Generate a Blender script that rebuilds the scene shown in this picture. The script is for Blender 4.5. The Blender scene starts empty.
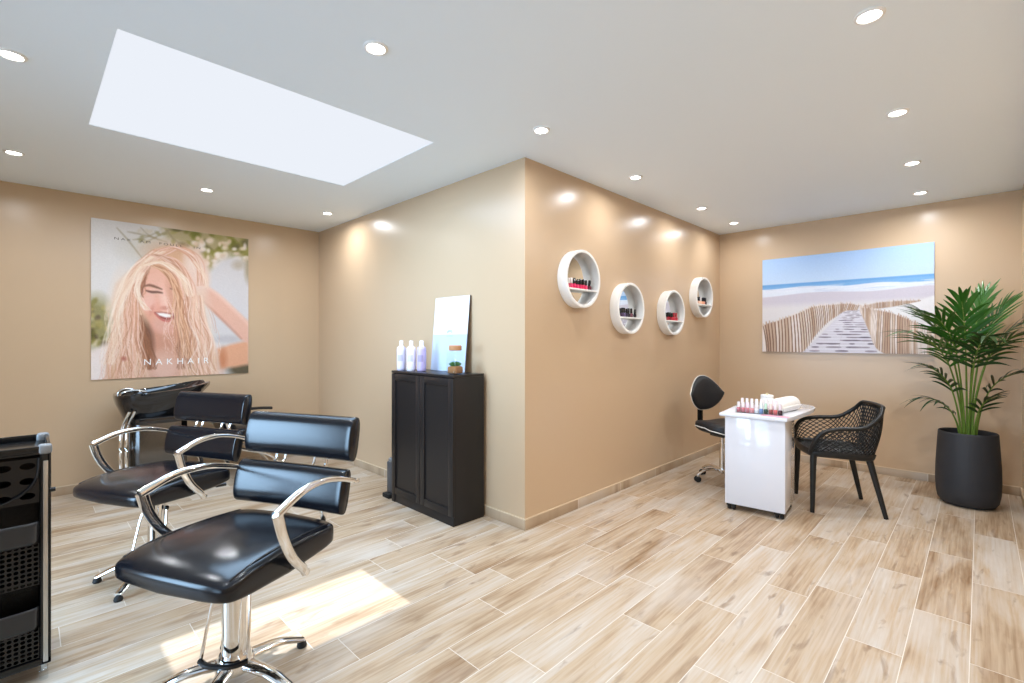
import bpy, bmesh, math, random
import numpy as np
from mathutils import Vector, Matrix
R = math.radians
PI = math.pi
SC = bpy.context.scene
COL = SC.collection

# ------------------------------------------------------------------ camera, sky, sun, window light, exposure
EYE = 1.277
cam_data = bpy.data.cameras.new('camera')
cam_data.sensor_width = 36.0
cam_data.lens = 478.0 / 1024.0 * 36.0
cam_data.shift_y = -2.0 / 1024.0
cam_data.clip_start = 0.02
cam = bpy.data.objects.new('camera', cam_data)
COL.objects.link(cam)
cam.location = (0, 0, EYE)
cam.rotation_euler = (R(90), 0, R(44.45))
SC.camera = cam

world = bpy.data.worlds.new('sky')
SC.world = world
world.use_nodes = True
bg = world.node_tree.nodes['Background']
bg.inputs['Color'].default_value = (0.84, 0.88, 0.95, 1)
bg.inputs['Strength'].default_value = 1.0

SUN_SLOPE = 0.42          # metres the sunbeam runs towards +X per metre it falls
sun_data = bpy.data.lights.new('sun', 'SUN')
sun_data.energy = 4.6
sun_data.angle = R(0.5)
sun_data.color = (0.93, 0.97, 1.03)
sun = bpy.data.objects.new('sun', sun_data)
COL.objects.link(sun)
sun.rotation_euler = Vector((SUN_SLOPE, 0.0, -1)).to_track_quat('-Z', 'Y').to_euler()
sun.location = (-4, 1, 6)

def area_light(name, loc, direction, sx, sy, power, color, spread=180):
    d = bpy.data.lights.new(name, 'AREA')
    d.shape = 'RECTANGLE'
    d.size, d.size_y = sx, sy
    d.energy = power
    d.spread = R(spread)
    d.color = color
    o = bpy.data.objects.new(name, d)
    COL.objects.link(o)
    o.location = loc
    o.rotation_euler = Vector(direction).to_track_quat('-Z', 'Z').to_euler()
    return o
# daylight entering by the shop window behind the photographer, and by the skylight
area_light('shopfront_daylight', (-2.70, -1.93, 1.15), (-0.05, 1, -0.28), 1.2, 1.9, 42, (0.52, 0.82, 1.16), 92)
area_light('door_ceiling_fill', (-1.05, -1.93, 1.2), (0.22, 1, 0.36), 1.2, 1.9, 21, (0.50, 0.82, 1.18), 112)  # added fill lamp, aimed upward to brighten the ceiling
area_light('skylight_daylight', (-3.02, 1.02, 2.49), (0, 0, -1), 1.15, 1.45, 41, (0.55, 0.83, 1.16))

SC.view_settings.view_transform = 'Standard'
SC.view_settings.look = 'None'
SC.view_settings.exposure = 0.0
SC.view_settings.gamma = 1.0
SC.view_settings.use_curve_mapping = False
DOWNLIGHT_POWER = 8.8
try:
    SC.cycles.use_denoising = True
    SC.cycles.max_bounces = 10
    SC.cycles.sample_clamp_indirect = 6
    SC.cycles.caustics_reflective = False
    SC.cycles.caustics_refractive = False
except Exception:
    pass

# ------------------------------------------------------------------ materials
def srgb(r, g, b):
    f = lambda c: (c / 255 / 12.92) if c / 255 <= 0.04045 else ((c / 255 + 0.055) / 1.055) ** 2.4
    return (f(r), f(g), f(b), 1.0)

def lin(c):
    return c if len(c) == 4 else (*c, 1.0)

def mat(name, color, rough=0.5, metal=0.0, spec=0.5, coat=0.0, trans=0.0, ior=1.45, bump=0.0, bscale=200.0, vary=0.0, vscale=8.0, sheen=0.0):
    m = bpy.data.materials.new(name)
    m.use_nodes = True
    nt = m.node_tree
    b = nt.nodes['Principled BSDF']
    b.inputs['Base Color'].default_value = lin(color)
    b.inputs['Roughness'].default_value = rough
    b.inputs['Metallic'].default_value = metal
    b.inputs['Specular IOR Level'].default_value = spec
    b.inputs['Coat Weight'].default_value = coat
    b.inputs['Coat Roughness'].default_value = 0.08
    b.inputs['Transmission Weight'].default_value = trans
    b.inputs['IOR'].default_value = ior
    if bump > 0 or vary > 0:
        tc = nt.nodes.new('ShaderNodeTexCoord')
        n = nt.nodes.new('ShaderNodeTexNoise')
        n.inputs['Scale'].default_value = bscale if bump > 0 else vscale
        n.inputs['Detail'].default_value = 3
        nt.links.new(tc.outputs['Object'], n.inputs['Vector'])
        if bump > 0:
            bp = nt.nodes.new('ShaderNodeBump')
            bp.inputs['Strength'].default_value = bump
            bp.inputs['Distance'].default_value = 0.002
            nt.links.new(n.outputs['Fac'], bp.inputs['Height'])
            nt.links.new(bp.outputs['Normal'], b.inputs['Normal'])
        if vary > 0:
            n2 = nt.nodes.new('ShaderNodeTexNoise')
            n2.inputs['Scale'].default_value = vscale
            n2.inputs['Detail'].default_value = 4
            nt.links.new(tc.outputs['Object'], n2.inputs['Vector'])
            mx = nt.nodes.new('ShaderNodeMix')
            mx.data_type = 'RGBA'
            c = lin(color)
            mx.inputs['A'].default_value = (c[0] * (1 - vary), c[1] * (1 - vary), c[2] * (1 - vary), 1)
            mx.inputs['B'].default_value = (min(1, c[0] * (1 + vary)), min(1, c[1] * (1 + vary)), min(1, c[2] * (1 + vary)), 1)
            nt.links.new(n2.outputs['Fac'], mx.inputs['Factor'])
            nt.links.new(mx.outputs['Result'], b.inputs['Base Color'])
    return m

def emit_mat(name, color, strength):
    m = bpy.data.materials.new(name)
    m.use_nodes = True
    b = m.node_tree.nodes['Principled BSDF']
    b.inputs['Base Color'].default_value = (0.0, 0.0, 0.0, 1)
    b.inputs['Specular IOR Level'].default_value = 0.0
    b.inputs['Emission Color'].default_value = lin(color)
    b.inputs['Emission Strength'].default_value = strength
    return m

def clear_mat(name, tint, gloss=0.06, rough=0.02):
    m = bpy.data.materials.new(name)
    m.use_nodes = True
    nt = m.node_tree
    nt.nodes.clear()
    out = nt.nodes.new('ShaderNodeOutputMaterial')
    t = nt.nodes.new('ShaderNodeBsdfTransparent')
    t.inputs['Color'].default_value = lin(tint)
    g = nt.nodes.new('ShaderNodeBsdfGlossy')
    g.inputs['Roughness'].default_value = rough
    fr = nt.nodes.new('ShaderNodeLayerWeight')
    fr.inputs['Blend'].default_value = 0.12
    geo = nt.nodes.new('ShaderNodeNewGeometry')
    front = nt.nodes.new('ShaderNodeMath'); front.operation = 'SUBTRACT'; front.inputs[0].default_value = 1.0
    nt.links.new(geo.outputs['Backfacing'], front.inputs[1])
    mul = nt.nodes.new('ShaderNodeMath'); mul.operation = 'MULTIPLY'
    nt.links.new(front.outputs[0], mul.inputs[1])
    add = nt.nodes.new('ShaderNodeMath')
    add.operation = 'MULTIPLY_ADD'
    add.inputs[1].default_value = 0.8 if gloss > 0 else 0.0
    add.inputs[2].default_value = gloss
    add.use_clamp = True
    mx = nt.nodes.new('ShaderNodeMixShader')
    nt.links.new(fr.outputs[0], add.inputs[0])
    nt.links.new(add.outputs[0], mul.inputs[0])
    nt.links.new(mul.outputs[0], mx.inputs[0])
    nt.links.new(t.outputs[0], mx.inputs[1])
    nt.links.new(g.outputs[0], mx.inputs[2])
    nt.links.new(mx.outputs[0], out.inputs['Surface'])
    return m

def attr_mat(name, rough=0.45):
    m = mat(name, (0.8, 0.8, 0.8), rough, spec=0.3)
    nt = m.node_tree
    a = nt.nodes.new('ShaderNodeVertexColor')
    a.layer_name = 'print'
    nt.links.new(a.outputs['Color'], nt.nodes['Principled BSDF'].inputs['Base Color'])
    return m

def math_node(nt, op, a, b=None, c=None):
    n = nt.nodes.new('ShaderNodeMath')
    n.operation = op
    for i, v in enumerate((a, b, c)):
        if v is None:
            continue
        if isinstance(v, (int, float)):
            n.inputs[i].default_value = v
        else:
            nt.links.new(v, n.inputs[i])
    return n.outputs[0]

TILE_W, TILE_L = 0.1928, 0.88
def plank_material(name, tile_w=TILE_W, tile_l=TILE_L, grout_w=0.0021, shift=0.032, rv=0.17, wash=0.6):
    m = bpy.data.materials.new(name)
    m.use_nodes = True
    nt = m.node_tree
    b = nt.nodes['Principled BSDF']
    L = nt.links.new
    tc = nt.nodes.new('ShaderNodeTexCoord')
    sp = nt.nodes.new('ShaderNodeSeparateXYZ')
    L(tc.outputs['Object'], sp.inputs[0])
    xa = math_node(nt, 'ADD', sp.outputs['X'], shift + tile_w * 200)
    ya = sp.outputs['Y']
    xr = math_node(nt, 'DIVIDE', xa, tile_w)
    row = math_node(nt, 'FLOOR', xr)
    xf = math_node(nt, 'FRACT', xr)
    wn = nt.nodes.new('ShaderNodeTexWhiteNoise')
    wn.noise_dimensions = '1D'
    L(row, wn.inputs['W'])
    off = math_node(nt, 'MULTIPLY', wn.outputs['Value'], 0.62)
    alt = math_node(nt, 'MODULO', row, 3.0)
    off = math_node(nt, 'MULTIPLY_ADD', alt, 0.33, off)
    yr = math_node(nt, 'ADD', math_node(nt, 'DIVIDE', ya, tile_l), off)
    yr = math_node(nt, 'ADD', yr, 50.0)
    colm = math_node(nt, 'FLOOR', yr)
    yf = math_node(nt, 'FRACT', yr)
    dx = math_node(nt, 'MULTIPLY', math_node(nt, 'MINIMUM', xf, math_node(nt, 'SUBTRACT', 1.0, xf)), tile_w)
    dy = math_node(nt, 'MULTIPLY', math_node(nt, 'MINIMUM', yf, math_node(nt, 'SUBTRACT', 1.0, yf)), tile_l)
    edge = math_node(nt, 'MINIMUM', dx, dy)
    grout = math_node(nt, 'LESS_THAN', edge, grout_w / 2 + 0.0004)
    cid = nt.nodes.new('ShaderNodeCombineXYZ')
    L(row, cid.inputs[0]); L(colm, cid.inputs[1])
    w2 = nt.nodes.new('ShaderNodeTexWhiteNoise')
    w2.noise_dimensions = '2D'
    L(cid.outputs[0], w2.inputs['Vector'])
    rnd = w2.outputs['Value']
    spc = nt.nodes.new('ShaderNodeSeparateColor')
    L(w2.outputs['Color'], spc.inputs[0])
    # grain: noise stretched along the plank, different on every tile
    def grain(sx, sy, seed, detail, dist):
        v = nt.nodes.new('ShaderNodeCombineXYZ')
        L(math_node(nt, 'MULTIPLY_ADD', sp.outputs['X'], sx, math_node(nt, 'MULTIPLY', rnd, 37.0 + seed)), v.inputs[0])
        L(math_node(nt, 'MULTIPLY_ADD', sp.outputs['Y'], sy, math_node(nt, 'MULTIPLY', spc.outputs[1], 23.0 + seed)), v.inputs[1])
        v.inputs[2].default_value = seed
        n = nt.nodes.new('ShaderNodeTexNoise')
        n.inputs['Scale'].default_value = 1.0
        n.inputs['Detail'].default_value = detail
        n.inputs['Distortion'].default_value = dist
        L(v.outputs[0], n.inputs['Vector'])
        return n.outputs['Fac']
    g1 = grain(9, 1.5, 1.0, 5, 0.7)
    g2 = grain(75, 2.6, 5.0, 4, 0.3)
    g3 = grain(20, 4.6, 9.0, 4, 0.55)
    ramp = nt.nodes.new('ShaderNodeValToRGB')
    cr = ramp.color_ramp
    cr.elements[0].position = 0.29; cr.elements[0].color = srgb(142, 111, 80)
    cr.elements[1].position = 0.74; cr.elements[1].color = srgb(203, 194, 183)
    e = cr.elements.new(0.5); e.color = srgb(186, 163, 136)
    mixv = math_node(nt, 'MULTIPLY_ADD', g2, 0.42, math_node(nt, 'MULTIPLY', g1, 0.62))
    mixv = math_node(nt, 'ADD', mixv, math_node(nt, 'MULTIPLY_ADD', rnd, rv, -rv * 0.55))
    L(mixv, ramp.inputs[0])
    # darker brown streaks and knots
    kn = nt.nodes.new('ShaderNodeMapRange')
    kn.inputs['From Min'].default_value = 0.60; kn.inputs['From Max'].default_value = 0.74
    L(g3, kn.inputs['Value'])
    kv = math_node(nt, 'MULTIPLY', kn.outputs[0], math_node(nt, 'MULTIPLY_ADD', g2, 1.1, 0.0))
    mk = nt.nodes.new('ShaderNodeMix'); mk.data_type = 'RGBA'
    L(kv, mk.inputs['Factor']); L(ramp.outputs[0], mk.inputs['A'])
    mk.inputs['B'].default_value = srgb(108, 74, 44)
    # whitewashed patches
    g4 = grain(5, 1.1, 13.0, 3, 0.5)
    ww = nt.nodes.new('ShaderNodeMapRange')
    ww.inputs['From Min'].default_value = 0.52; ww.inputs['From Max'].default_value = 0.75
    ww.inputs['To Max'].default_value = wash
    L(g4, ww.inputs['Value'])
    mw = nt.nodes.new('ShaderNodeMix'); mw.data_type = 'RGBA'
    L(ww.outputs[0], mw.inputs['Factor']); L(mk.outputs['Result'], mw.inputs['A'])
    mw.inputs['B'].default_value = srgb(206, 197, 187)
    mg = nt.nodes.new('ShaderNodeMix'); mg.data_type = 'RGBA'
    L(grout, mg.inputs['Factor']); L(mw.outputs['Result'], mg.inputs['A'])
    mg.inputs['B'].default_value = srgb(222, 214, 202)
    L(mg.outputs['Result'], b.inputs['Base Color'])
    b.inputs['Roughness'].default_value = 0.42
    b.inputs['Specular IOR Level'].default_value = 0.4
    bp = nt.nodes.new('ShaderNodeBump')
    bp.inputs['Strength'].default_value = 0.25
    bp.inputs['Distance'].default_value = 0.001
    L(math_node(nt, 'MULTIPLY_ADD', grout, -1.0, g2), bp.inputs['Height'])
    L(bp.outputs['Normal'], b.inputs['Normal'])
    return m

M = {}
M['wall'] = mat('tan_satin_paint', srgb(200, 173, 142), 0.29, spec=0.5, bump=0.06, bscale=90, vary=0.012, vscale=3)
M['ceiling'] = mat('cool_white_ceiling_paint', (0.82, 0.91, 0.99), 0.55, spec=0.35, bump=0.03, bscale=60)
M['white_paint'] = mat('white_paint', srgb(238, 238, 236), 0.4)
M['floor'] = plank_material('wood_look_floor_tile')
M['skirting'] = plank_material('wood_look_skirting_tile', tile_w=3.0, tile_l=0.6, grout_w=0.003, shift=0.0, rv=0.04, wash=0.12)
M['skirting_edge'] = mat('pale_skirting_edge', srgb(214, 194, 164), 0.5)
M['vinyl'] = mat('black_vinyl', (0.005, 0.0055, 0.008), 0.2, spec=0.5, bump=0.07, bscale=260)
M['vinyl_matte'] = mat('soft_black_vinyl', (0.012, 0.012, 0.014), 0.45, bump=0.15, bscale=300)
M['chrome'] = mat('chrome', (0.82, 0.81, 0.79), 0.10, metal=1.0)
M['steel'] = mat('brushed_steel', (0.55, 0.54, 0.52), 0.28, metal=1.0)
M['black_plastic'] = mat('black_plastic', (0.005, 0.005, 0.0055), 0.24)
M['black_rubber'] = mat('black_rubber', (0.012, 0.012, 0.012), 0.7)
M['gloss_black'] = mat('gloss_black_ceramic', (0.008, 0.008, 0.009), 0.07, coat=0.5)
M['cabinet'] = mat('black_brown_cabinet', srgb(33, 30, 30), 0.33, spec=0.4, bump=0.04, bscale=150)
M['dark_gap'] = mat('dark_gap', (0.004, 0.004, 0.004), 0.8)
M['mirror'] = mat('mirror_glass', (0.90, 0.92, 0.92), 0.01, metal=1.0)
M['white_lacquer'] = mat('white_gloss_lacquer', srgb(226, 228, 236), 0.08, coat=0.3)
M['white_matte'] = mat('white_matte', srgb(238, 236, 232), 0.5)
M['towel'] = mat('white_terry', srgb(243, 241, 238), 0.95, bump=0.7, bscale=420, spec=0.1)
M['planter'] = mat('charcoal_planter', srgb(44, 44, 47), 0.6, bump=0.25, bscale=120, vary=0.12, vscale=10)
M['soil'] = mat('dark_soil', srgb(48, 36, 28), 0.95, bump=1.0, bscale=60, vary=0.4, vscale=50)
M['leaf'] = mat('palm_leaf', srgb(46, 92, 24), 0.36, spec=0.5, vary=0.35, vscale=9)
M['leaf_dark'] = mat('dark_palm_leaf', srgb(28, 62, 20), 0.36, spec=0.5, vary=0.3, vscale=9)
M['stem'] = mat('green_palm_stem', srgb(98, 124, 44), 0.5, vary=0.25, vscale=14)
M['grey_plastic'] = mat('grey_plastic', srgb(128, 128, 128), 0.4)
M['clear'] = clear_mat('clear_acrylic', (0.93, 0.95, 0.96))
M['glass'] = clear_mat('clear_glass', (0.96, 0.97, 0.97))
M['cork'] = mat('cork', srgb(190, 140, 100), 0.85, vary=0.35, vscale=120)
M['gravel'] = mat('brown_gravel', srgb(150, 105, 65), 0.9, vary=0.6, vscale=160)
M['succulent'] = mat('succulent_green', srgb(50, 110, 55), 0.5, vary=0.3, vscale=60)

# ------------------------------------------------------------------ mesh builder
class MB:
    def __init__(self):
        self.bm = bmesh.new()
    def add(self, verts, faces):
        vs = [self.bm.verts.new(v) for v in verts]
        for f in faces:
            try:
                self.bm.faces.new([vs[i] for i in f])
            except ValueError:
                pass
        return self
    def box(self, a, b, bevel=0.0, seg=2, xf=None):
        x0, y0, z0 = a; x1, y1, z1 = b
        tb = bmesh.new()
        vs = [tb.verts.new(p) for p in ((x0,y0,z0),(x1,y0,z0),(x1,y1,z0),(x0,y1,z0),(x0,y0,z1),(x1,y0,z1),(x1,y1,z1),(x0,y1,z1))]
        for f in ((3,2,1,0),(4,5,6,7),(0,1,5,4),(1,2,6,5),(2,3,7,6),(3,0,4,7)):
            tb.faces.new([vs[i] for i in f])
        if bevel > 0:
            bmesh.ops.bevel(tb, geom=list(tb.edges), offset=bevel, segments=seg, profile=0.5, affect='EDGES')
        self._merge(tb, xf)
        return self
    def _merge(self, tb, xf=None):
        tb.verts.index_update()
        new = []
        for v in tb.verts:
            co = v.co if xf is None else xf @ v.co
            new.append(self.bm.verts.new(co))
        for f in tb.faces:
            try:
                self.bm.faces.new([new[v.index] for v in f.verts])
            except ValueError:
                pass
        tb.free()
    def lathe(self, prof, seg=24, c=(0, 0, 0), xf=None, caps=True):
        vs, fs = [], []
        n = len(prof)
        for i in range(seg):
            a = 2 * PI * i / seg
            for r, z in prof:
                p = Vector((c[0] + r * math.cos(a), c[1] + r * math.sin(a), c[2] + z))
                vs.append(p if xf is None else xf @ p)
        for i in range(seg):
            j = (i + 1) % seg
            for k in range(n - 1):
                fs.append((i * n + k, j * n + k, j * n + k + 1, i * n + k + 1))
        if caps:
            if prof[0][0] > 1e-6:
                fs.append(tuple(i * n for i in range(seg))[::-1])
            if prof[-1][0] > 1e-6:
                fs.append(tuple(i * n + n - 1 for i in range(seg)))
        return self.add(vs, fs)
    def tube(self, pts, r, seg=10, up=(0, 0, 1), closed=False, caps=True, flat=None):
        """sweep; r is a number or list; flat=(rx, ry) scale of the section across / along the up axis"""
        pts = [Vector(p) for p in pts]
        n = len(pts)
        rs = r if isinstance(r, (list, tuple)) else [r] * n
        up = Vector(up)
        rings = []
        for i in range(n):
            if closed:
                t = (pts[(i + 1) % n] - pts[(i - 1) % n]).normalized()
            else:
                t = (pts[min(n - 1, i + 1)] - pts[max(0, i - 1)]).normalized()
            s = t.cross(up)
            if s.length < 1e-3:
                s = t.cross(Vector((0.3, 1, 0.1)))
            s.normalize()
            q = s.cross(t).normalized()
            fx, fy = flat if flat else (1, 1)
            rings.append([pts[i] + s * (rs[i] * fx * math.cos(2 * PI * k / seg)) + q * (rs[i] * fy * math.sin(2 * PI * k / seg)) for k in range(seg)])
        vs = [p for ring in rings for p in ring]
        fs = []
        m = n if closed else n - 1
        for i in range(m):
            j = (i + 1) % n
            for k in range(seg):
                l = (k + 1) % seg
                fs.append((i * seg + k, i * seg + l, j * seg + l, j * seg + k))
        if caps and not closed:
            fs.append(tuple(range(seg))[::-1])
            fs.append(tuple((n - 1) * seg + k for k in range(seg)))
        return self.add(vs, fs)
    def prism(self, poly, z0, z1, bevel=0.0, xf=None):
        tb = bmesh.new()
        lo = [tb.verts.new((x, y, z0)) for x, y in poly]
        hi = [tb.verts.new((x, y, z1)) for x, y in poly]
        n = len(poly)
        tb.faces.new(lo[::-1]); top = tb.faces.new(hi)
        for i in range(n):
            tb.faces.new((lo[i], lo[(i + 1) % n], hi[(i + 1) % n], hi[i]))
        if bevel > 0:
            es = [e for e in tb.edges if abs(e.verts[0].co.z - e.verts[1].co.z) < 1e-6]
            bmesh.ops.bevel(tb, geom=es, offset=bevel, segments=2, profile=0.5, affect='EDGES')
        self._merge(tb, xf)
        return self
    def superq(self, a, b, c, e1=0.4, e2=0.35, nu=40, nv=20, fn=None, center=(0, 0, 0)):
        def pw(v, e):
            return math.copysign(abs(v) ** e, v)
        vs, fs = [], []
        for j in range(nv + 1):
            ph = -PI / 2 + PI * j / nv
            for i in range(nu):
                th = 2 * PI * i / nu
                x = a * pw(math.cos(ph), e1) * pw(math.cos(th), e2)
                y = b * pw(math.cos(ph), e1) * pw(math.sin(th), e2)
                z = c * pw(math.sin(ph), e1)
                p = Vector((x, y, z))
                if fn:
                    p = fn(p)
                vs.append(Vector(p) + Vector(center))
        for j in range(nv):
            for i in range(nu):
                k = (i + 1) % nu
                fs.append((j * nu + i, j * nu + k, (j + 1) * nu + k, (j + 1) * nu + i))
        self.add(vs, fs)
        bmesh.ops.remove_doubles(self.bm, verts=list(self.bm.verts), dist=1e-5)
        return self
    def grid(self, fn, nu, nv):
        vs = [fn(i / nu, j / nv) for j in range(nv + 1) for i in range(nu + 1)]
        fs = [(j * (nu + 1) + i, j * (nu + 1) + i + 1, (j + 1) * (nu + 1) + i + 1, (j + 1) * (nu + 1) + i) for j in range(nv) for i in range(nu)]
        return self.add(vs, fs)
    def build(self, name, m, parent=None, sharp=35, loc=None, rotz=0.0, recalc=True):
        if recalc:
            bmesh.ops.recalc_face_normals(self.bm, faces=list(self.bm.faces))
        me = bpy.data.meshes.new(name)
        self.bm.to_mesh(me)
        self.bm.free()
        me.materials.append(m)
        me.polygons.foreach_set('use_smooth', [True] * len(me.polygons))
        me.set_sharp_from_angle(angle=R(sharp))
        o = bpy.data.objects.new(name, me)
        COL.objects.link(o)
        if parent is not None:
            o.parent = parent
        if loc is not None:
            o.location = loc
        o.rotation_euler.z = rotz
        return o

def tag(o, label, cat, group=None, kind=None):
    o['label'] = label
    o['category'] = cat
    if group: o['group'] = group
    if kind: o['kind'] = kind
    return o

def thing(name, label, cat, loc=(0, 0, 0), rotz=0.0, group=None):
    o = bpy.data.objects.new(name, None)
    o.empty_display_size = 0.05
    COL.objects.link(o)
    o.location = loc
    o.rotation_euler.z = rotz
    return tag(o, label, cat, group)

def structure(o, label=None, cat=None):
    o['kind'] = 'structure'
    if label: o['label'] = label
    if cat: o['category'] = cat
    return o

def copy_tree(o, parent=None):
    c = o.copy()
    COL.objects.link(c)
    if parent is not None:
        c.parent = parent
    for ch in list(o.children):
        copy_tree(ch, c)
    return c

def smooth_path(pts, n=8):
    """Catmull-Rom through the points"""
    P = [Vector(p) for p in pts]
    out = []
    for i in range(len(P) - 1):
        p0 = P[max(0, i - 1)]; p1 = P[i]; p2 = P[i + 1]; p3 = P[min(len(P) - 1, i + 2)]
        for k in range(n):
            t = k / n
            out.append(0.5 * ((2 * p1) + (p2 - p0) * t + (2 * p0 - 5 * p1 + 4 * p2 - p3) * t * t + (3 * p1 - p0 - 3 * p2 + p3) * t ** 3))
    out.append(P[-1])
    return out

# ------------------------------------------------------------------ room shell
H = 2.5
XL, XR = -5.386, 0.24            # poster wall, right wall
YF, YB = -1.85, 5.69             # shop front behind the camera, canvas wall
CX, CY = -2.182, 2.348           # outer corner of the partition block
WT = 0.12
def slab(name, a, b, m, label, cat):
    return structure(MB().box(a, b).build(name, m), label, cat)

fl = MB()
fl.prism([(XL - WT, YF - WT), (XR + WT, YF - WT), (XR + WT, YB + WT), (CX - WT, YB + WT), (CX - WT, CY + WT), (XL - WT, CY + WT)], -0.08, 0.0)
structure(fl.build('floor', M['floor']), 'pale wood look plank tile floor across the whole salon', 'floor')

# skylight opening and the ceiling around it
SX0, SX1, SY0, SY1 = -3.625, -2.425, 0.255, 1.778
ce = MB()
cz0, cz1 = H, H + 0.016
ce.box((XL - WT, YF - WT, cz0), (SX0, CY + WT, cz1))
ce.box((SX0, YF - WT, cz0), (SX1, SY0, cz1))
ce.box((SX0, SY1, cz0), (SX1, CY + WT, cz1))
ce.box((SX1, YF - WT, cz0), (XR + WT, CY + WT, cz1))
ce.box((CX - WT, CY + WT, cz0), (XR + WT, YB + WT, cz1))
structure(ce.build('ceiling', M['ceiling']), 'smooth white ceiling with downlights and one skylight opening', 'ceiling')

slab('wall_left', (XL - WT, YF, 0), (XL, CY + WT, H), M['wall'], 'tan wall behind the hair poster', 'wall')
slab('wall_right', (XR, YF, 0), (XR + WT, YB, H), M['wall'], 'tan wall beside the potted palm', 'wall')
slab('wall_back', (CX - WT, YB, 0), (XR + WT, YB + WT, H), M['wall'], 'tan wall behind the beach canvas', 'wall')
pw = MB()
pw.prism([(XL, CY), (CX, CY), (CX, YB), (CX - WT, YB), (CX - WT, CY + WT), (XL, CY + WT)], 0, H)
structure(pw.build('wall_middle', M['wall']), 'tan partition wall turning the corner with round shelves', 'wall')
# shop-front wall behind the camera with its window opening
WX0, WX1, WZ0, WZ1 = -3.36, -2.03, 0.1, 2.3
DX0, DX1 = -1.70, -0.40
fw = MB()
fw.box((XL - WT, YF - WT, 0), (WX0, YF, H))
fw.box((WX1, YF - WT, 0), (DX0, YF, H))
fw.box((DX1, YF - WT, 0), (XR + WT, YF, H))
fw.box((DX0, YF - WT, WZ1), (DX1, YF, H))
fw.box((DX0, YF - WT, 0), (DX1, YF, WZ0))
fw.box((WX0, YF - WT, WZ1), (WX1, YF, H))
fw.box((WX0, YF - WT, 0), (WX1, YF, WZ0))
structure(fw.build('wall_front', M['wall']), 'tan wall with the shop window behind the photographer', 'wall')
wf = MB()
for x in (WX0, WX1 - 0.05):
    wf.box((x, YF - 0.09, WZ0), (x + 0.05, YF - 0.03, WZ1))
wf.box((WX0, YF - 0.09, WZ0), (WX1, YF - 0.03, WZ0 + 0.05))
wf.box((WX0, YF - 0.09, WZ1 - 0.05), (WX1, YF - 0.03, WZ1))
structure(wf.build('window_1', M['white_paint']), 'white frame of the shop window behind the photographer', 'window')

df = MB()  # unseen door frame, added as the opening for the ceiling fill lamp
for x in (DX0, (DX0 + DX1) / 2 - 0.025, DX1 - 0.05):
    df.box((x, YF - 0.09, WZ0), (x + 0.05, YF - 0.03, WZ1))
df.box((DX0, YF - 0.09, 1.25), (DX1, YF - 0.03, 1.30))
df.box((DX0, YF - 0.09, WZ0), (DX1, YF - 0.03, WZ0 + 0.05))
df.box((DX0, YF - 0.09, WZ1 - 0.05), (DX1, YF - 0.03, WZ1))
structure(df.build('door_1', M['white_paint']), 'added white frame of an unseen glazed door behind the photographer', 'door')

# skylight: opal glazing flush in the opening, with one clear opening light where the sun comes through
HX0, HX1 = -2.46 - SUN_SLOPE * H, -1.98 - SUN_SLOPE * H
HY0, HY1 = 0.40, 1.31
M['opal'] = emit_mat('opal_skylight_glazing', (0.84, 0.88, 0.95), 1.0)
og = MB()
oz0, oz1 = H + 0.004, H + 0.006
og.box((SX0, SY0, oz0), (HX0, SY1, oz1))
og.box((HX1, SY0, oz0), (SX1, SY1, oz1))
og.box((HX0, SY0, oz0), (HX1, HY0, oz1))
og.box((HX0, HY1, oz0), (HX1, SY1, oz1))
structure(og.build('window_2', M['opal']), 'large white skylight flush in the ceiling', 'window')
structure(MB().box((HX0 - 0.02, HY0 - 0.02, oz1 + 0.002), (HX1 + 0.02, HY1 + 0.02, oz1 + 0.006)).build('window_3', clear_mat('clear_skylight_pane', (1, 1, 1), 0.0)), 'clear pane of the skylight letting the sun in', 'window')

# skirting tiles; each run is built along its own Y so that the tile joints fall along it
def skirting(name, p, q, label):
    p, q = Vector(p), Vector(q)
    ln = (q - p).length
    ang = math.atan2(-(q - p).x, (q - p).y)
    b = MB().box((0, 0, 0), (0.010, ln, 0.068), 0.0015)
    o = b.build(name, M['skirting'], None, loc=(p.x, p.y, 0), rotz=ang)
    structure(o, label, 'skirting')
    e = MB().box((0, 0, 0.068), (0.0105, ln, 0.074)).build('top_edge', M['skirting_edge'], o)
    return o
skirting('baseboard_left', (XL, YF), (XL, CY), 'wood look skirting tile under the hair poster')
skirting('baseboard_middle', (XL, CY), (CX + 0.010, CY), 'wood look skirting tile behind the black cabinet').scale = (-1, 1, 1)
bb = bpy.data.objects['baseboard_middle']; bb.scale = (1, 1, 1); bb.location = (CX + 0.010, CY, 0); bb.rotation_euler.z = R(90)
bb.location.y = CY
bb.scale.x = -1
skirting('baseboard_front', (CX, CY), (CX, YB), 'wood look skirting tile under the round shelves')
skirting('baseboard_back', (XR, YB), (CX, YB), 'wood look skirting tile under the beach canvas').scale = (-1, 1, 1)
skirting('baseboard_right', (XR, YF), (XR, YB), 'wood look skirting tile beside the palm planter').scale = (-1, 1, 1)

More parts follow.
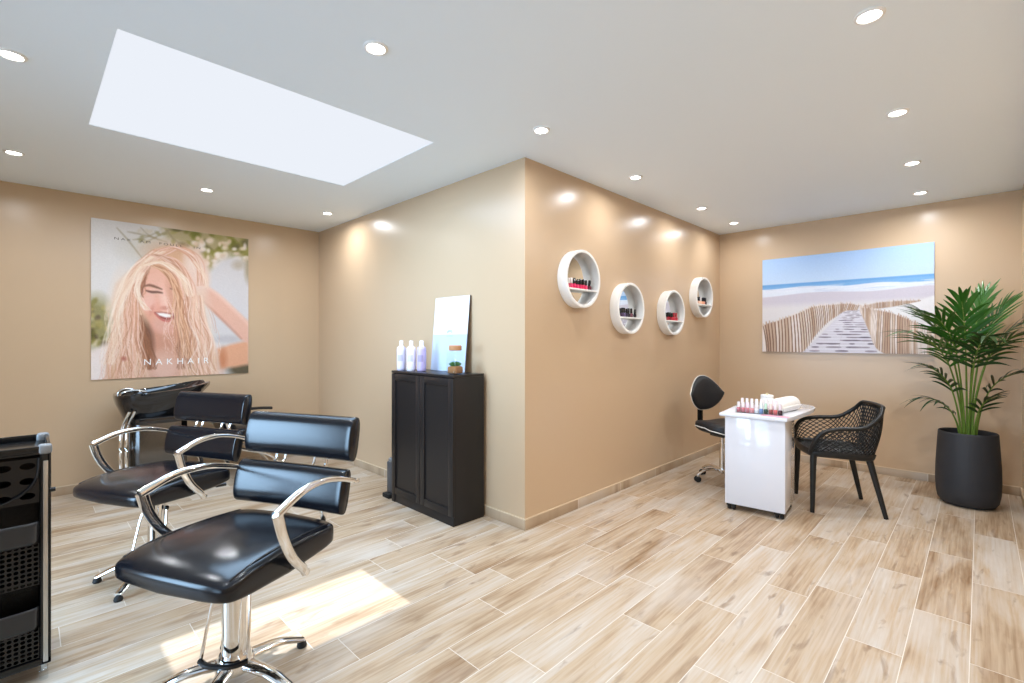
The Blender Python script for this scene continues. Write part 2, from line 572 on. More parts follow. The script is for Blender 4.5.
# ------------------------------------------------------------------ styling chairs
def chair_pad(name, w, h, th, parent, zc, yc, tilt, curve=0.045):
    """cushion lying in the XZ plane, rolled along its long edges, curved round the sitter"""
    b = MB()
    def fn(p):
        x, y, z = p.x, p.z * 1.0, p.y        # superq a->x, b->height, c->thickness
        u = x / (w / 2)
        yy = y - curve * u * u
        # cut ends: nearly flat
        c, s = math.cos(tilt), math.sin(tilt)
        y2 = yy * c + z * s
        z2 = -yy * s + z * c
        return (x, y2 + yc, z2 + zc)
    prof = []
    for k in range(28):
        a = 2 * PI * k / 28
        ca, sa = math.cos(a), math.sin(a)
        yy = (th / 2) * math.copysign(abs(ca) ** 0.8, ca) * (1.0 if ca < 0 else 0.55)
        prof.append((yy, (h / 2) * math.copysign(abs(sa) ** 0.75, sa)))
    stations = [(-1.0, 0.90), (-0.992, 0.965), (-0.97, 1.0)] + [(-0.9 + 1.8 * i / 14, 1.0) for i in range(15)] + [(0.97, 1.0), (0.992, 0.965), (1.0, 0.90)]
    vs, fs = [], []
    for u, k in stations:
        for yy, zz in prof:
            vs.append(fn(Vector((u * w / 2, zz * (0.5 + 0.5 * k), yy * k))))
    m = len(prof)
    for i in range(len(stations) - 1):
        for k in range(m):
            l = (k + 1) % m
            fs.append((i * m + k, i * m + l, (i + 1) * m + l, (i + 1) * m + k))
    fs.append(tuple(range(m))); fs.append(tuple((len(stations) - 1) * m + k for k in range(m)))
    b.add(vs, fs)
    return b.build(name, M['vinyl'], parent, 60)

def make_styling_chair(label):
    t = thing('styling_chair', label, 'chair', group='styling chairs by the skylight')
    # seat: domed top with a ridge at the sides
    def seat_fn(p):
        u, v = p.x / 0.262, p.y / 0.262
        z = p.z
        if z > 0:
            z = z * (0.75 + 0.35 * max(0, 1 - v * v))
            z += 0.012 * (1 - u * u) - 0.020 * max(0, -v) ** 3
        else:
            z = z * (0.65 + 0.45 * max(0, 1 - v * v))
        y = p.y - 0.025 * (1 - u * u) * (1 if v < 0 else -0.4)
        x = p.x * (1.0 + 0.03 * (-v))
        return (x, y, z + 0.452)
    s = MB().superq(0.262, 0.255, 0.055, 0.30, 0.15, 96, 24, seat_fn).build('seat', M['vinyl'], t, 60)
    for sx in (-1, 1):
        pts = []
        for k in range(21):
            v = -0.87 + 1.74 * k / 20
            p = Vector((sx * 0.262 * 0.905, v * 0.255, 0.0495))
            q = seat_fn(p)
            pts.append((q[0] + sx * 0.001, q[1], q[2] - 0.001))
        MB().tube(pts, 0.0028, 6).build('seat_seam', M['vinyl'], s)
    # steel plate under the seat and the clamp
    u = MB()
    u.box((-0.17, -0.16, 0.385), (0.17, 0.16, 0.405), 0.005)
    u.build('seat_plate', M['black_plastic'], t)
    # backrest cushions
    low = chair_pad('backrest', 0.565, 0.178, 0.075, t, 0.636, 0.292, R(12), 0.022)
    upp = chair_pad('headrest', 0.565, 0.182, 0.080, t, 0.838, 0.352, R(10), 0.022)
    for x in (-0.155, -0.105, 0.055, 0.12):
        p = smooth_path([(x, 0.318, 0.705), (x, 0.338, 0.722), (x, 0.345, 0.742), (x, 0.350, 0.765)], 4)
        MB().tube(p, 0.0055, 8, up=(1, 0, 0)).build('headrest_rod', M['chrome'], t)
    for x in (-0.11, 0.11):
        p = smooth_path([(x, 0.10, 0.398), (x, 0.24, 0.400), (x, 0.315, 0.43), (x, 0.338, 0.49), (x, 0.325, 0.55), (x, 0.305, 0.60)], 6)
        MB().tube(p, 0.011, 10, up=(1, 0, 0), flat=(1.0, 1.4)).build('back_bracket', M['chrome'], t)
    # armrests: flat oval chrome tube with a sharp front corner
    for sx in (-1, 1):
        a = MB()
        lower = smooth_path([(sx * 0.272, 0.055, 0.398), (sx * 0.285, 0.035, 0.425), (sx * 0.308, -0.04, 0.50), (sx * 0.320, -0.092, 0.59), (sx * 0.322, -0.118, 0.676)], 6)
        upper = smooth_path([(sx * 0.322, -0.125, 0.672), (sx * 0.314, -0.01, 0.712), (sx * 0.304, 0.10, 0.718), (sx * 0.297, 0.20, 0.700), (sx * 0.286, 0.320, 0.660)], 6)
        n1, n2 = len(lower), len(upper)
        a.tube(lower, [0.012 + 0.007 * (k / (n1 - 1)) for k in range(n1)], 12, up=(sx, 0, 0), flat=(1.2, 0.62))
        a.tube(upper, [0.021 - 0.009 * (k / (n2 - 1)) for k in range(n2)], 12, up=(sx, 0, 0), flat=(0.8, 0.72))
        ar = a.build('armrest', M['chrome'], t, 50)
        nb = MB().lathe([(0.0, -0.010), (0.012, -0.008), (0.0135, 0.0), (0.012, 0.008), (0.0, 0.010)], 14, (sx * 0.286, 0.327, 0.658))
        nb.build('end_knob', M['chrome'], ar)
        sc_ = MB().lathe([(0.0, -0.012), (0.013, -0.010), (0.013, 0.010), (0.0, 0.012)], 14, (0, 0, 0), Matrix.Translation((sx * 0.270, 0.06, 0.400)) @ Matrix.Rotation(R(90), 4, 'Y'))
        sc_.build('arm_bolt', M['chrome'], ar)
    # hydraulic column, collar, base and pedal
    c = MB().lathe([(0.0, 0.06), (0.043, 0.06), (0.046, 0.13), (0.0435, 0.14), (0.0435, 0.36), (0.048, 0.362), (0.048, 0.390), (0.0, 0.390)], 32)
    c.build('column', M['chrome'], t)
    h = MB().lathe([(0.0, 0.062), (0.056, 0.060), (0.066, 0.074), (0.064, 0.100), (0.052, 0.122), (0.0, 0.122)], 32)
    h.build('hub', M['chrome'], t)
    b0 = R(3)
    for k in range(5):
        an = b0 + k * 2 * PI / 5
        dx, dy = math.cos(an), math.sin(an)
        pr = [(0.035, 0.088), (0.09, 0.083), (0.16, 0.074), (0.21, 0.056), (0.256, 0.034), (0.270, 0.030)]
        p = smooth_path([(r * dx, r * dy, z) for r, z in pr], 5)
        n = len(p)
        lg = MB().tube(p, [0.025 - 0.010 * (i / (n - 1)) for i in range(n)], 12, flat=(1.2, 0.66)).build('leg', M['chrome'], t, 50)
        MB().lathe([(0.0, 0.0), (0.017, 0.0), (0.020, 0.006), (0.017, 0.018), (0.008, 0.028), (0.0, 0.028)], 16, (0.266 * dx, 0.266 * dy, 0)).build('foot_pad', M['black_rubber'], lg)
    # pump pedal: two thin rods down to a curved bar
    pd = MB()
    bar = smooth_path([(-0.085, -0.070, 0.135), (-0.05, -0.088, 0.130), (0.0, -0.094, 0.128), (0.05, -0.088, 0.130), (0.085, -0.070, 0.135)], 6)
    pd.tube(bar, 0.010, 10)
    pl = pd.build('foot_pedal', M['black_plastic'], t)
    for sx in (-1, 1):
        MB().tube([(sx * 0.060, -0.012, 0.365), (sx * 0.070, -0.03, 0.30), (sx * 0.084, -0.066, 0.138)], 0.0058, 8).build('pedal_rod', M['chrome'], pl)
        MB().superq(0.010, 0.010, 0.012, 0.7, 0.7, 12, 8, center=(sx * 0.060, -0.012, 0.366)).build('rod_clip', M['black_plastic'], pl)
    pl.rotation_euler.z = R(20)
    # lever towards the back
    lv = MB().tube([(0.03, 0.03, 0.375), (0.10, 0.22, 0.37), (0.12, 0.27, 0.368)], 0.005, 8).build('lever', M['steel'], t)
    MB().tube([(0.115, 0.255, 0.3685), (0.135, 0.305, 0.367)], 0.010, 10).build('lever_grip', M['black_plastic'], lv)
    return t
near_chair = make_styling_chair('black vinyl styling chair nearest the camera, standing by the sunlit patch of floor')
near_chair.location = (-1.97, 0.545, 0); near_chair.rotation_euler.z = R(25)
for part in near_chair.children:                # both seats are pumped up a little on their columns
    if part.name.split('.')[0] not in ('hub', 'leg'):
        part.location.z += {'backrest': 0.02, 'headrest': 0.02, 'headrest_rod': 0.02, 'back_bracket': 0.02, 'armrest': 0.035, 'foot_pedal': 0.0}.get(part.name.split('.')[0], 0.05)
far_chair = copy_tree(near_chair)
far_chair['label'] = 'black vinyl styling chair farther back, between the near chair and the shampoo basin'
far_chair.location = (-3.20, 0.505, 0); far_chair.rotation_euler.z = R(25)

# ------------------------------------------------------------------ shampoo backwash unit under the poster
bw = thing('backwash_unit', 'black shampoo basin with attached reclining seat under the hair poster', 'shampoo basin', (-4.98, 0.80, 0))
def basin_pt(u, v, inner):
    # u round, v from rim (0) to bottom (1)
    an = 2 * PI * u
    ca, sa = math.cos(an), math.sin(an)
    k = 0.72
    px = math.copysign(abs(ca) ** k, ca); py = math.copysign(abs(sa) ** k, sa)
    prof = [(1.0, 0.0), (0.985, 0.08), (0.90, 0.28), (0.76, 0.52), (0.62, 0.76), (0.48, 0.94), (0.3, 1.0)]
    i = min(int(v * 6), 5); f = v * 6 - i
    rr = prof[i][0] * (1 - f) + prof[i + 1][0] * f
    dz = prof[i][1] * (1 - f) + prof[i + 1][1] * f
    off = 0.022 if inner else 0.0
    x = px * (0.255 * rr - off); y = py * (0.33 * rr - off * 1.1) 
    rim = 0.860 + 0.030 * (py) + 0.022 * max(0, py) ** 2
    depth = (0.275 if not inner else 0.21) * (1.0 if not inner else 1.0)
    z = rim - dz * depth
    # neck cut-out towards the seat
    if py > 0.6:
        z -= 0.05 * max(0, 1 - (px / 0.45) ** 2) * ((py - 0.6) / 0.4) * (1 - v)
    y += 0.05 * dz * (-1) + 0.03 * (1 - dz)
    return (x, y, z)
bs = MB()
NU, NV = 56, 12
vs = []; fs = []
for inner in (False, True):
    for j in range(NV + 1):
        for i in range(NU):
            vs.append(basin_pt(i / NU, j / NV, inner))
off = NU * (NV + 1)
for j in range(NV):
    for i in range(NU):
        k = (i + 1) % NU
        fs.append((j * NU + i, j * NU + k, (j + 1) * NU + k, (j + 1) * NU + i))
        fs.append((off + j * NU + i, off + (j + 1) * NU + i, off + (j + 1) * NU + k, off + j * NU + k))
for i in range(NU):
    k = (i + 1) % NU
    fs.append((i, off + i, off + k, k))
fs.append(tuple(NV * NU + i for i in range(NU)))
fs.append(tuple(off + NV * NU + i for i in range(NU))[::-1])
bs.add(vs, fs)
basin = bs.build('basin', M['gloss_black'], bw, 50)
MB().lathe([(0.0, 0.0), (0.03, 0.0), (0.032, 0.006), (0.0, 0.008)], 20, (0, -0.02, 0.69)).build('drain', M['chrome'], basin)
tp = MB().tube(smooth_path([(-0.06, -0.27, 0.80), (-0.06, -0.255, 0.850), (-0.05, -0.20, 0.868), (-0.04, -0.14, 0.840)], 6), 0.014, 12)
tp.build('tap', M['chrome'], basin)
MB().tube(smooth_path([(0.07, -0.27, 0.80), (0.07, -0.25, 0.848), (0.075, -0.17, 0.862), (0.08, -0.10, 0.845)], 5), 0.011, 10).build('shower_head', M['chrome'], basin)
pdl = MB()
pdl.prism([(-0.17, -0.22), (0.15, -0.22), (0.19, -0.16), (0.19, 0.12), (0.15, 0.17), (-0.17, 0.17)], 0.0, 0.60, 0.01)
pedestal = pdl.build('pedestal', mat('dark_polished_steel', (0.13, 0.13, 0.13), 0.16, metal=1.0, bump=0.1, bscale=80), bw, 30)
MB().prism([(-0.18, -0.23), (0.15, -0.23), (0.2, -0.16), (0.2, 0.12), (0.15, 0.18), (-0.18, 0.18)], 0.592, 0.645, 0.01).build('pedestal_collar', M['gloss_black'], bw, 30)
for y in (-0.235, -0.27):
    MB().tube(smooth_path([(0.17, y + 0.05, 0.70), (0.20, y, 0.58), (0.205, y - 0.01, 0.40), (0.20, y, 0.20), (0.17, y + 0.05, 0.0)], 6), 0.011, 10).build('side_tube', M['chrome'], bw)
MB().superq(0.27, 0.27, 0.065, 0.45, 0.3, 48, 18, center=(0.0, 0.74, 0.43)).build('seat', M['vinyl'], bw, 60)
def recline(p):
    y, z = p.y, p.z
    c_, s_ = math.cos(R(68)), math.sin(R(68))
    return (p.x, 0.46 - (y * c_) + z * s_ * 1.0, 0.56 + y * s_ + z * c_)
MB().superq(0.25, 0.17, 0.05, 0.5, 0.3, 48, 16, recline).build('backrest', M['vinyl'], bw, 60)
for sx in (-1, 1):
    ar = MB().tube(smooth_path([(sx * 0.29, 0.34, 0.64), (sx * 0.295, 0.5, 0.655), (sx * 0.295, 0.68, 0.655), (sx * 0.29, 0.80, 0.645)], 5), 0.022, 12, flat=(1.2, 0.6)).build('armrest', M['black_plastic'], bw)
    MB().tube(smooth_path([(sx * 0.285, 0.40, 0.645), (sx * 0.285, 0.44, 0.52), (sx * 0.25, 0.50, 0.42)], 5), 0.011, 8).build('armrest_support', M['chrome'], ar)
    MB().tube(smooth_path([(sx * 0.22, 0.36, 0.40), (sx * 0.235, 0.55, 0.30), (sx * 0.24, 0.80, 0.20), (sx * 0.235, 0.96, 0.02)], 6), 0.013, 10).build('leg', M['chrome'], bw)
MB().box((-0.15, 0.15, 0.34), (0.15, 0.95, 0.375), 0.006).build('seat_frame', M['black_plastic'], bw)

# ------------------------------------------------------------------ trolley
tr = thing('salon_trolley', 'tall black salon trolley with perforated drawers and a silver corner post', 'trolley', (-2.68, -0.115, 0))
tr.scale.z = 0.962
TX0, TX1, TY0, TY1 = -0.17, 0.17, -0.19, 0.185
b = MB()
for y0, y1 in ((TY0, TY0 + 0.012), (TY1 - 0.012, TY1)):
    b.box((TX0, y0, 0.065), (TX1, y1, 0.90), 0.003)
b.box((TX0, TY0, 0.06), (TX1, TY1, 0.085), 0.003)
b.box((TX0, TY0 + 0.012, 0.085), (TX0 + 0.008, TY1 - 0.012, 0.88))
b.build('frame', M['black_plastic'], tr)
for x, y in ((TX1, TY1), (TX1, TY0), (TX0, TY1), (TX0, TY0)):
    sx = 1 if x > 0 else -1; sy = 1 if y > 0 else -1
    po = MB().box((min(x, x - sx * 0.030), min(y, y - sy * 0.030), 0.06), (max(x, x - sx * 0.030), max(y, y - sy * 0.030), 0.885), 0.006).build('post', M['black_plastic'], tr)
    MB().box((x - sx * 0.004, y - sy * 0.024, 0.07) if False else (min(x + sx * 0.003, x - sx * 0.004), min(y - sy * 0.008, y - sy * 0.022), 0.07),
             (max(x + sx * 0.003, x - sx * 0.004), max(y - sy * 0.008, y - sy * 0.022), 0.855), 0.002).build('silver_strip', M['steel'], po)
    cp = MB().superq(0.020, 0.020, 0.020, 0.5, 0.5, 20, 10, center=(x - sx * 0.016, y - sy * 0.016, 0.898)).build('corner_cap', M['grey_plastic'], tr)
    cs = MB().lathe([(0.0, 0.030), (0.008, 0.030), (0.010, 0.065), (0.0, 0.065)], 12, (x - sx * 0.02, y - sy * 0.02, 0)).build('caster', M['steel'], tr)
    MB().lathe([(0.0, -0.012), (0.024, -0.012), (0.027, -0.006), (0.027, 0.006), (0.024, 0.012), (0.0, 0.012)], 20, (0, 0, 0),
               Matrix.Translation((x - sx * 0.005, y - sy * 0.02, 0.027)) @ Matrix.Rotation(R(90), 4, 'X')).build('wheel', M['clear'], cs)
top = MB()
top.box((TX0, TY0, 0.880), (TX1, TY1, 0.888), 0.002)
for a_, b_ in (((TX0, TY0, 0.888), (TX1, TY0 + 0.010, 0.912)), ((TX0, TY1 - 0.010, 0.888), (TX1, TY1, 0.912)), ((TX0, TY0, 0.888), (TX0 + 0.010, TY1, 0.912)), ((TX1 - 0.010, TY0, 0.888), (TX1, TY1, 0.912))):
    top.box(a_, b_, 0.003)
top.build('tray_top', M['black_plastic'], tr)

def holed_panel(w, h, cell_x, cell_y, rx, ry, th, round_low=0.0, stagger=True):
    """a plate in local YZ (thickness along X) with oval holes, as one mesh"""
    mb = MB()
    nx = max(1, int(w / cell_x)); ny = max(1, int(h / cell_y))
    cx_, cy_ = w / nx, h / ny
    K = 16
    for i in range(nx):
        for j in range(ny):
            x0, y0 = i * cx_, j * cy_
            mx_, my_ = x0 + cx_ / 2, y0 + cy_ / 2
            outer, innr = [], []
            for k in range(K):
                a = 2 * PI * k / K
                ca, sa = math.cos(a), math.sin(a)
                s_ = 1 / max(abs(ca), abs(sa))
                outer.append((mx_ + ca * s_ * cx_ / 2, my_ + sa * s_ * cy_ / 2))
                innr.append((mx_ + ca * rx, my_ + sa * ry))
            vs_ = [(0, p[0], p[1]) for p in outer] + [(0, p[0], p[1]) for p in innr] + [(-th, p[0], p[1]) for p in innr] + [(-th, p[0], p[1]) for p in outer]
            fs_ = []
            for k in range(K):
                l = (k + 1) % K
                fs_ += [(k, l, K + l, K + k), (K + k, K + l, 2 * K + l, 2 * K + k), (2 * K + k, 2 * K + l, 3 * K + l, 3 * K + k)]
            mb.add(vs_, fs_)
    bmesh.ops.remove_doubles(mb.bm, verts=list(mb.bm.verts), dist=1e-5)
    return mb
DW = TY1 - TY0 - 0.064
Y0 = TY0 + 0.032
for i, (z0, z1, big) in enumerate(((0.695, 0.868, True), (0.375, 0.625, False), (0.090, 0.295, False))):
    d = MB().box((TX0 + 0.03, Y0 + 0.004, z0), (TX1 - 0.035, Y0 + DW - 0.004, z0 + 0.012), 0.003).build('drawer', M['black_plastic'], tr)
    if big:
        p = holed_panel(DW, z1 - z0, 0.062, 0.045, 0.021, 0.013, 0.004)
        o = p.build('perforated_front', M['black_plastic'], d, 30, loc=(TX1 - 0.008, Y0, z0))
        pth = smooth_path([(TX1 + 0.002, Y0 + 0.0, z0 + 0.02), (TX1 + 0.006, Y0 + DW * 0.45, z0 + 0.0), (TX1 + 0.004, Y0 + DW * 0.80, z0 + 0.03), (TX1, Y0 + DW * 0.97, z0 + 0.09), (TX1 - 0.002, Y0 + DW, z1)], 8)
        MB().tube(pth, 0.005, 8, up=(1, 0, 0)).build('front_rim', M['black_plastic'], d)
    else:
        p = holed_panel(DW, z1 - z0 - 0.085, 0.017, 0.017, 0.0066, 0.0066, 0.003)
        p.build('perforated_front', M['black_plastic'], d, 30, loc=(TX1 - 0.006, Y0, z0))
        lp = MB()
        def lip(u, v, z0=z0, z1=z1):
            y = Y0 + DW * u
            bulge = 0.020 * math.sqrt(max(0, 1 - (2 * u - 1) ** 6))
            z = z1 - 0.088 + 0.088 * v
            return (TX1 - 0.006 + bulge + 0.010 * v, y, z)
        def lip_back(u, v, z0=z0, z1=z1):
            q = lip(u, v); return (q[0] - 0.006, q[1], q[2])
        lp.grid(lip, 28, 6)
        lp2 = lp.build('drawer_lip', M['black_plastic'], d, 40)
        sol = lp2.modifiers.new('thickness', 'SOLIDIFY'); sol.thickness = 0.005
M['lip'] = mat('satin_grey_black_plastic', srgb(40, 40, 42), 0.25)
for o in [o for o in bpy.data.objects if o.name.startswith('drawer_lip')]:
    o.data.materials[0] = M['lip']
b = MB().lathe([(0.0, -0.008), (0.008, -0.008), (0.009, 0.0), (0.008, 0.008), (0.0, 0.008)], 12, (0, 0, 0), Matrix.Translation((TX1 + 0.002, TY1 + 0.004, 0.738)) @ Matrix.Rotation(R(90), 4, 'X'))
b.build('side_knob', M['black_plastic'], tr)

# ------------------------------------------------------------------ black cabinet
CBX0, CBX1, CBY0, CBY1, CBH = -3.335, -2.560, 2.036, 2.322, 1.032
cb = thing('cabinet', 'tall black two door cabinet against the partition wall', 'cabinet', ((CBX0 + CBX1) / 2, (CBY0 + CBY1) / 2, 0))
hw, hd = (CBX1 - CBX0) / 2, (CBY1 - CBY0) / 2
b = MB()
b.box((-hw, -hd + 0.018, 0.0), (-hw + 0.016, hd, CBH - 0.018), 0.001)
b.box((hw - 0.016, -hd + 0.018, 0.0), (hw, hd, CBH - 0.018), 0.001)
b.box((-hw + 0.016, hd - 0.006, 0.05), (hw - 0.016, hd, CBH - 0.018))
b.box((-hw + 0.016, -hd + 0.02, 0.055), (hw - 0.016, hd - 0.006, 0.07))
b.build('body', M['cabinet'], cb)
MB().box((-hw, -hd - 0.001, CBH - 0.018), (hw, hd, CBH), 0.002).build('top_panel', M['cabinet'], cb)
b = MB().prism([(-hw, 0.0), (-hw + 0.045, 0.0), (-hw + 0.055, 0.038), (hw - 0.016, 0.0), (hw, 0.0), (hw, 0.062), (-hw, 0.062)], 0.0, 0.016)
pk = MB()
pk.box((-hw, -hd + 0.002, 0.0), (-hw + 0.045, -hd + 0.018, 0.062), 0.001)
pk.box((-hw + 0.045, -hd + 0.006, 0.0), (hw, -hd + 0.018, 0.062), 0.001)
pk.build('plinth', M['cabinet'], cb)
b.bm.free()
for k in (0, 1):
    x0 = -hw + 0.001 + k * (hw + 0.001); x1 = x0 + hw - 0.003
    d = MB()
    z0, z1, fw_ = 0.064, CBH - 0.022, 0.052
    d.box((x0, -hd, z0), (x0 + fw_, -hd + 0.018, z1), 0.0015)
    d.box((x1 - fw_, -hd, z0), (x1, -hd + 0.018, z1), 0.0015)
    d.box((x0 + fw_, -hd, z0), (x1 - fw_, -hd + 0.018, z0 + fw_), 0.0015)
    d.box((x0 + fw_, -hd, z1 - fw_), (x1 - fw_, -hd + 0.018, z1), 0.0015)
    do = d.build('door', M['cabinet'], cb)
    MB().box((x0 + fw_ - 0.003, -hd + 0.0095, z0 + fw_ - 0.003), (x1 - fw_ + 0.003, -hd + 0.016, z1 - fw_ + 0.003)).build('door_panel', M['cabinet'], do)

hb = thing('step_stool', 'slim dark grey appliance standing on the floor left of the black cabinet', 'appliance', (-3.425, 2.12, 0))
MB().box((-0.040, -0.05, 0.035), (0.045, 0.10, 0.285), 0.010, 3).build('body', mat('dark_grey_plastic', srgb(82, 84, 88), 0.45), hb)
MB().superq(0.030, 0.05, 0.020, 0.5, 0.5, 20, 10, center=(0.0, 0.0, 0.297)).build('top_knob', M['grey_plastic'], hb)
MB().box((-0.050, -0.085, 0.0), (0.045, 0.12, 0.035), 0.006).build('foot', M['black_rubber'], hb)
hb.name = 'floor_appliance'

# things on the cabinet
def shampoo(name_label, x, y, color, cap=(240, 238, 242)):
    t = thing('shampoo_bottle', name_label, 'bottle', (x, y, CBH), R(40), 'shampoo bottles on the black cabinet')
    m = mat('bottle_plastic', srgb(*color), 0.35, spec=0.5)
    MB().lathe([(0.0, 0.0), (0.029, 0.0), (0.034, 0.004), (0.035, 0.02), (0.035, 0.165), (0.032, 0.182), (0.018, 0.192), (0.0, 0.192)], 28).build('bottle_body', m, t, 50)
    MB().lathe([(0.0, 0.188), (0.0165, 0.188), (0.0165, 0.195), (0.0145, 0.197), (0.0145, 0.232), (0.012, 0.236), (0.0, 0.236)], 24).build('cap', mat('bottle_cap', srgb(*cap), 0.4), t, 50)
    lb = MB()
    lb.grid(lambda u, v: (0.0354 * math.cos(R(-125) + u * R(70)), 0.0354 * math.sin(R(-125) + u * R(70)), 0.075 + v * 0.05), 12, 1)
    lb.build('label_print', mat('label_ink', srgb(*[int(c * 0.86) for c in color]), 0.4), t, recalc=False)
    return t
shampoo('pale white lilac shampoo bottle, leftmost of the three on the cabinet', -3.275, 2.088, (222, 214, 234))
shampoo('white shampoo bottle in the middle of the three on the cabinet', -3.155, 2.10, (236, 231, 240))
shampoo('deeper lilac shampoo bottle closest to the leaning display board', -3.075, 2.14, (196, 180, 220))

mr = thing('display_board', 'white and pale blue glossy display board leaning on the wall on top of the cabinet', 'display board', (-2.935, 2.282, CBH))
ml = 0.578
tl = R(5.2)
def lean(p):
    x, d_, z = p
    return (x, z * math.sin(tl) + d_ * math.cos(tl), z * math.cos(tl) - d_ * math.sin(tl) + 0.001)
def leant(mb):
    for v in mb.bm.verts:
        v.co = lean(v.co)
    return mb
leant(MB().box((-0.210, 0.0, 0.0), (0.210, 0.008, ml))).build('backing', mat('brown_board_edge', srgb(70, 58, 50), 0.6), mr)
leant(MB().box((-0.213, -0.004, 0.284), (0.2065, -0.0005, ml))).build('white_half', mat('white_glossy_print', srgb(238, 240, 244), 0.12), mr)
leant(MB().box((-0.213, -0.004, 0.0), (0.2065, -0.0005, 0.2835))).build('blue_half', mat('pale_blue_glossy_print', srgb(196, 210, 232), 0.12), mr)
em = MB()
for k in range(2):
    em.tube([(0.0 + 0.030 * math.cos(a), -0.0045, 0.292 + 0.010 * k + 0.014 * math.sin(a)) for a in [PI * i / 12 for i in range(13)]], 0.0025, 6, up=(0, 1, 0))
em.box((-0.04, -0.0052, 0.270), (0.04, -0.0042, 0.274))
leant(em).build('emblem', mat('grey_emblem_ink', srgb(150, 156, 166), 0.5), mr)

jr = thing('terrarium_jar', 'square glass jar terrarium with cork lid and small green succulent', 'terrarium', (-2.645, 2.125, CBH), R(10))
jr.scale = (1.1, 1.1, 1.1)
b = MB()
b.box((-0.042, -0.042, 0.0), (0.042, 0.042, 0.150), 0.008, 3)
b.build('glass_jar', M['glass'], jr)
MB().lathe([(0.0, 0.152), (0.038, 0.152), (0.041, 0.158), (0.041, 0.182), (0.038, 0.186), (0.0, 0.186)], 24).build('cork_lid', M['cork'], jr)
MB().superq(0.038, 0.038, 0.024, 0.3, 0.3, 24, 10, center=(0, 0, 0.028)).build('gravel', M['gravel'], jr)
b = MB()
rnd = random.Random(4)
for k in range(26):
    a = k * 2.4; r_ = 0.026 * math.sqrt((k + 1) / 26)
    el = 1.25 - 0.8 * (k / 26)
    d_ = Vector((math.cos(a) * math.cos(el), math.sin(a) * math.cos(el), math.sin(el)))
    o_ = Vector((math.cos(a) * r_ * 0.5, math.sin(a) * r_ * 0.5, 0.05))
    b.tube([o_, o_ + d_ * 0.015, o_ + d_ * 0.028, o_ + d_ * 0.036], [0.004, 0.0065, 0.005, 0.001], 6)
b.build('succulent', M['succulent'], jr)

# ------------------------------------------------------------------ hair poster (printed panel)
def printed_panel(name, label, cat, w, h, th, nu, nv, painter, xf, edge_mat, loc):
    """flat print facing local -Y: u left to right, v top to bottom"""
    t = thing(name, label, cat, loc)
    me = bpy.data.meshes.new('print')
    us = np.linspace(0, 1, nu + 1); vs_ = np.linspace(0, 1, nv + 1)
    U, V = np.meshgrid(us, vs_)
    img = np.clip(painter(U, V), 0, 255) / 255.0
    linr = np.where(img <= 0.04045, img / 12.92, ((img + 0.055) / 1.055) ** 2.4)
    verts = [tuple(xf @ Vector(((u - 0.5) * w, 0.0, (0.5 - v) * h))) for v in vs_ for u in us]
    faces = [(j * (nu + 1) + i, (j + 1) * (nu + 1) + i, (j + 1) * (nu + 1) + i + 1, j * (nu + 1) + i + 1) for j in range(nv) for i in range(nu)]
    me.from_pydata(verts, [], faces)
    ca = me.color_attributes.new('print', 'FLOAT_COLOR', 'POINT')
    rgba = np.ones(((nu + 1) * (nv + 1), 4), dtype=np.float32)
    rgba[:, :3] = linr.reshape(-1, 3)
    ca.data.foreach_set('color', rgba.ravel())
    me.materials.append(attr_mat('printed_surface'))
    o = bpy.data.objects.new('print', me)
    COL.objects.link(o)
    o.parent = t
    b_ = MB()
    b_.box((-w / 2, 0.0008, -h / 2), (w / 2, th, h / 2), 0.0, xf=xf)
    b_.build('panel', edge_mat, t)
    return t

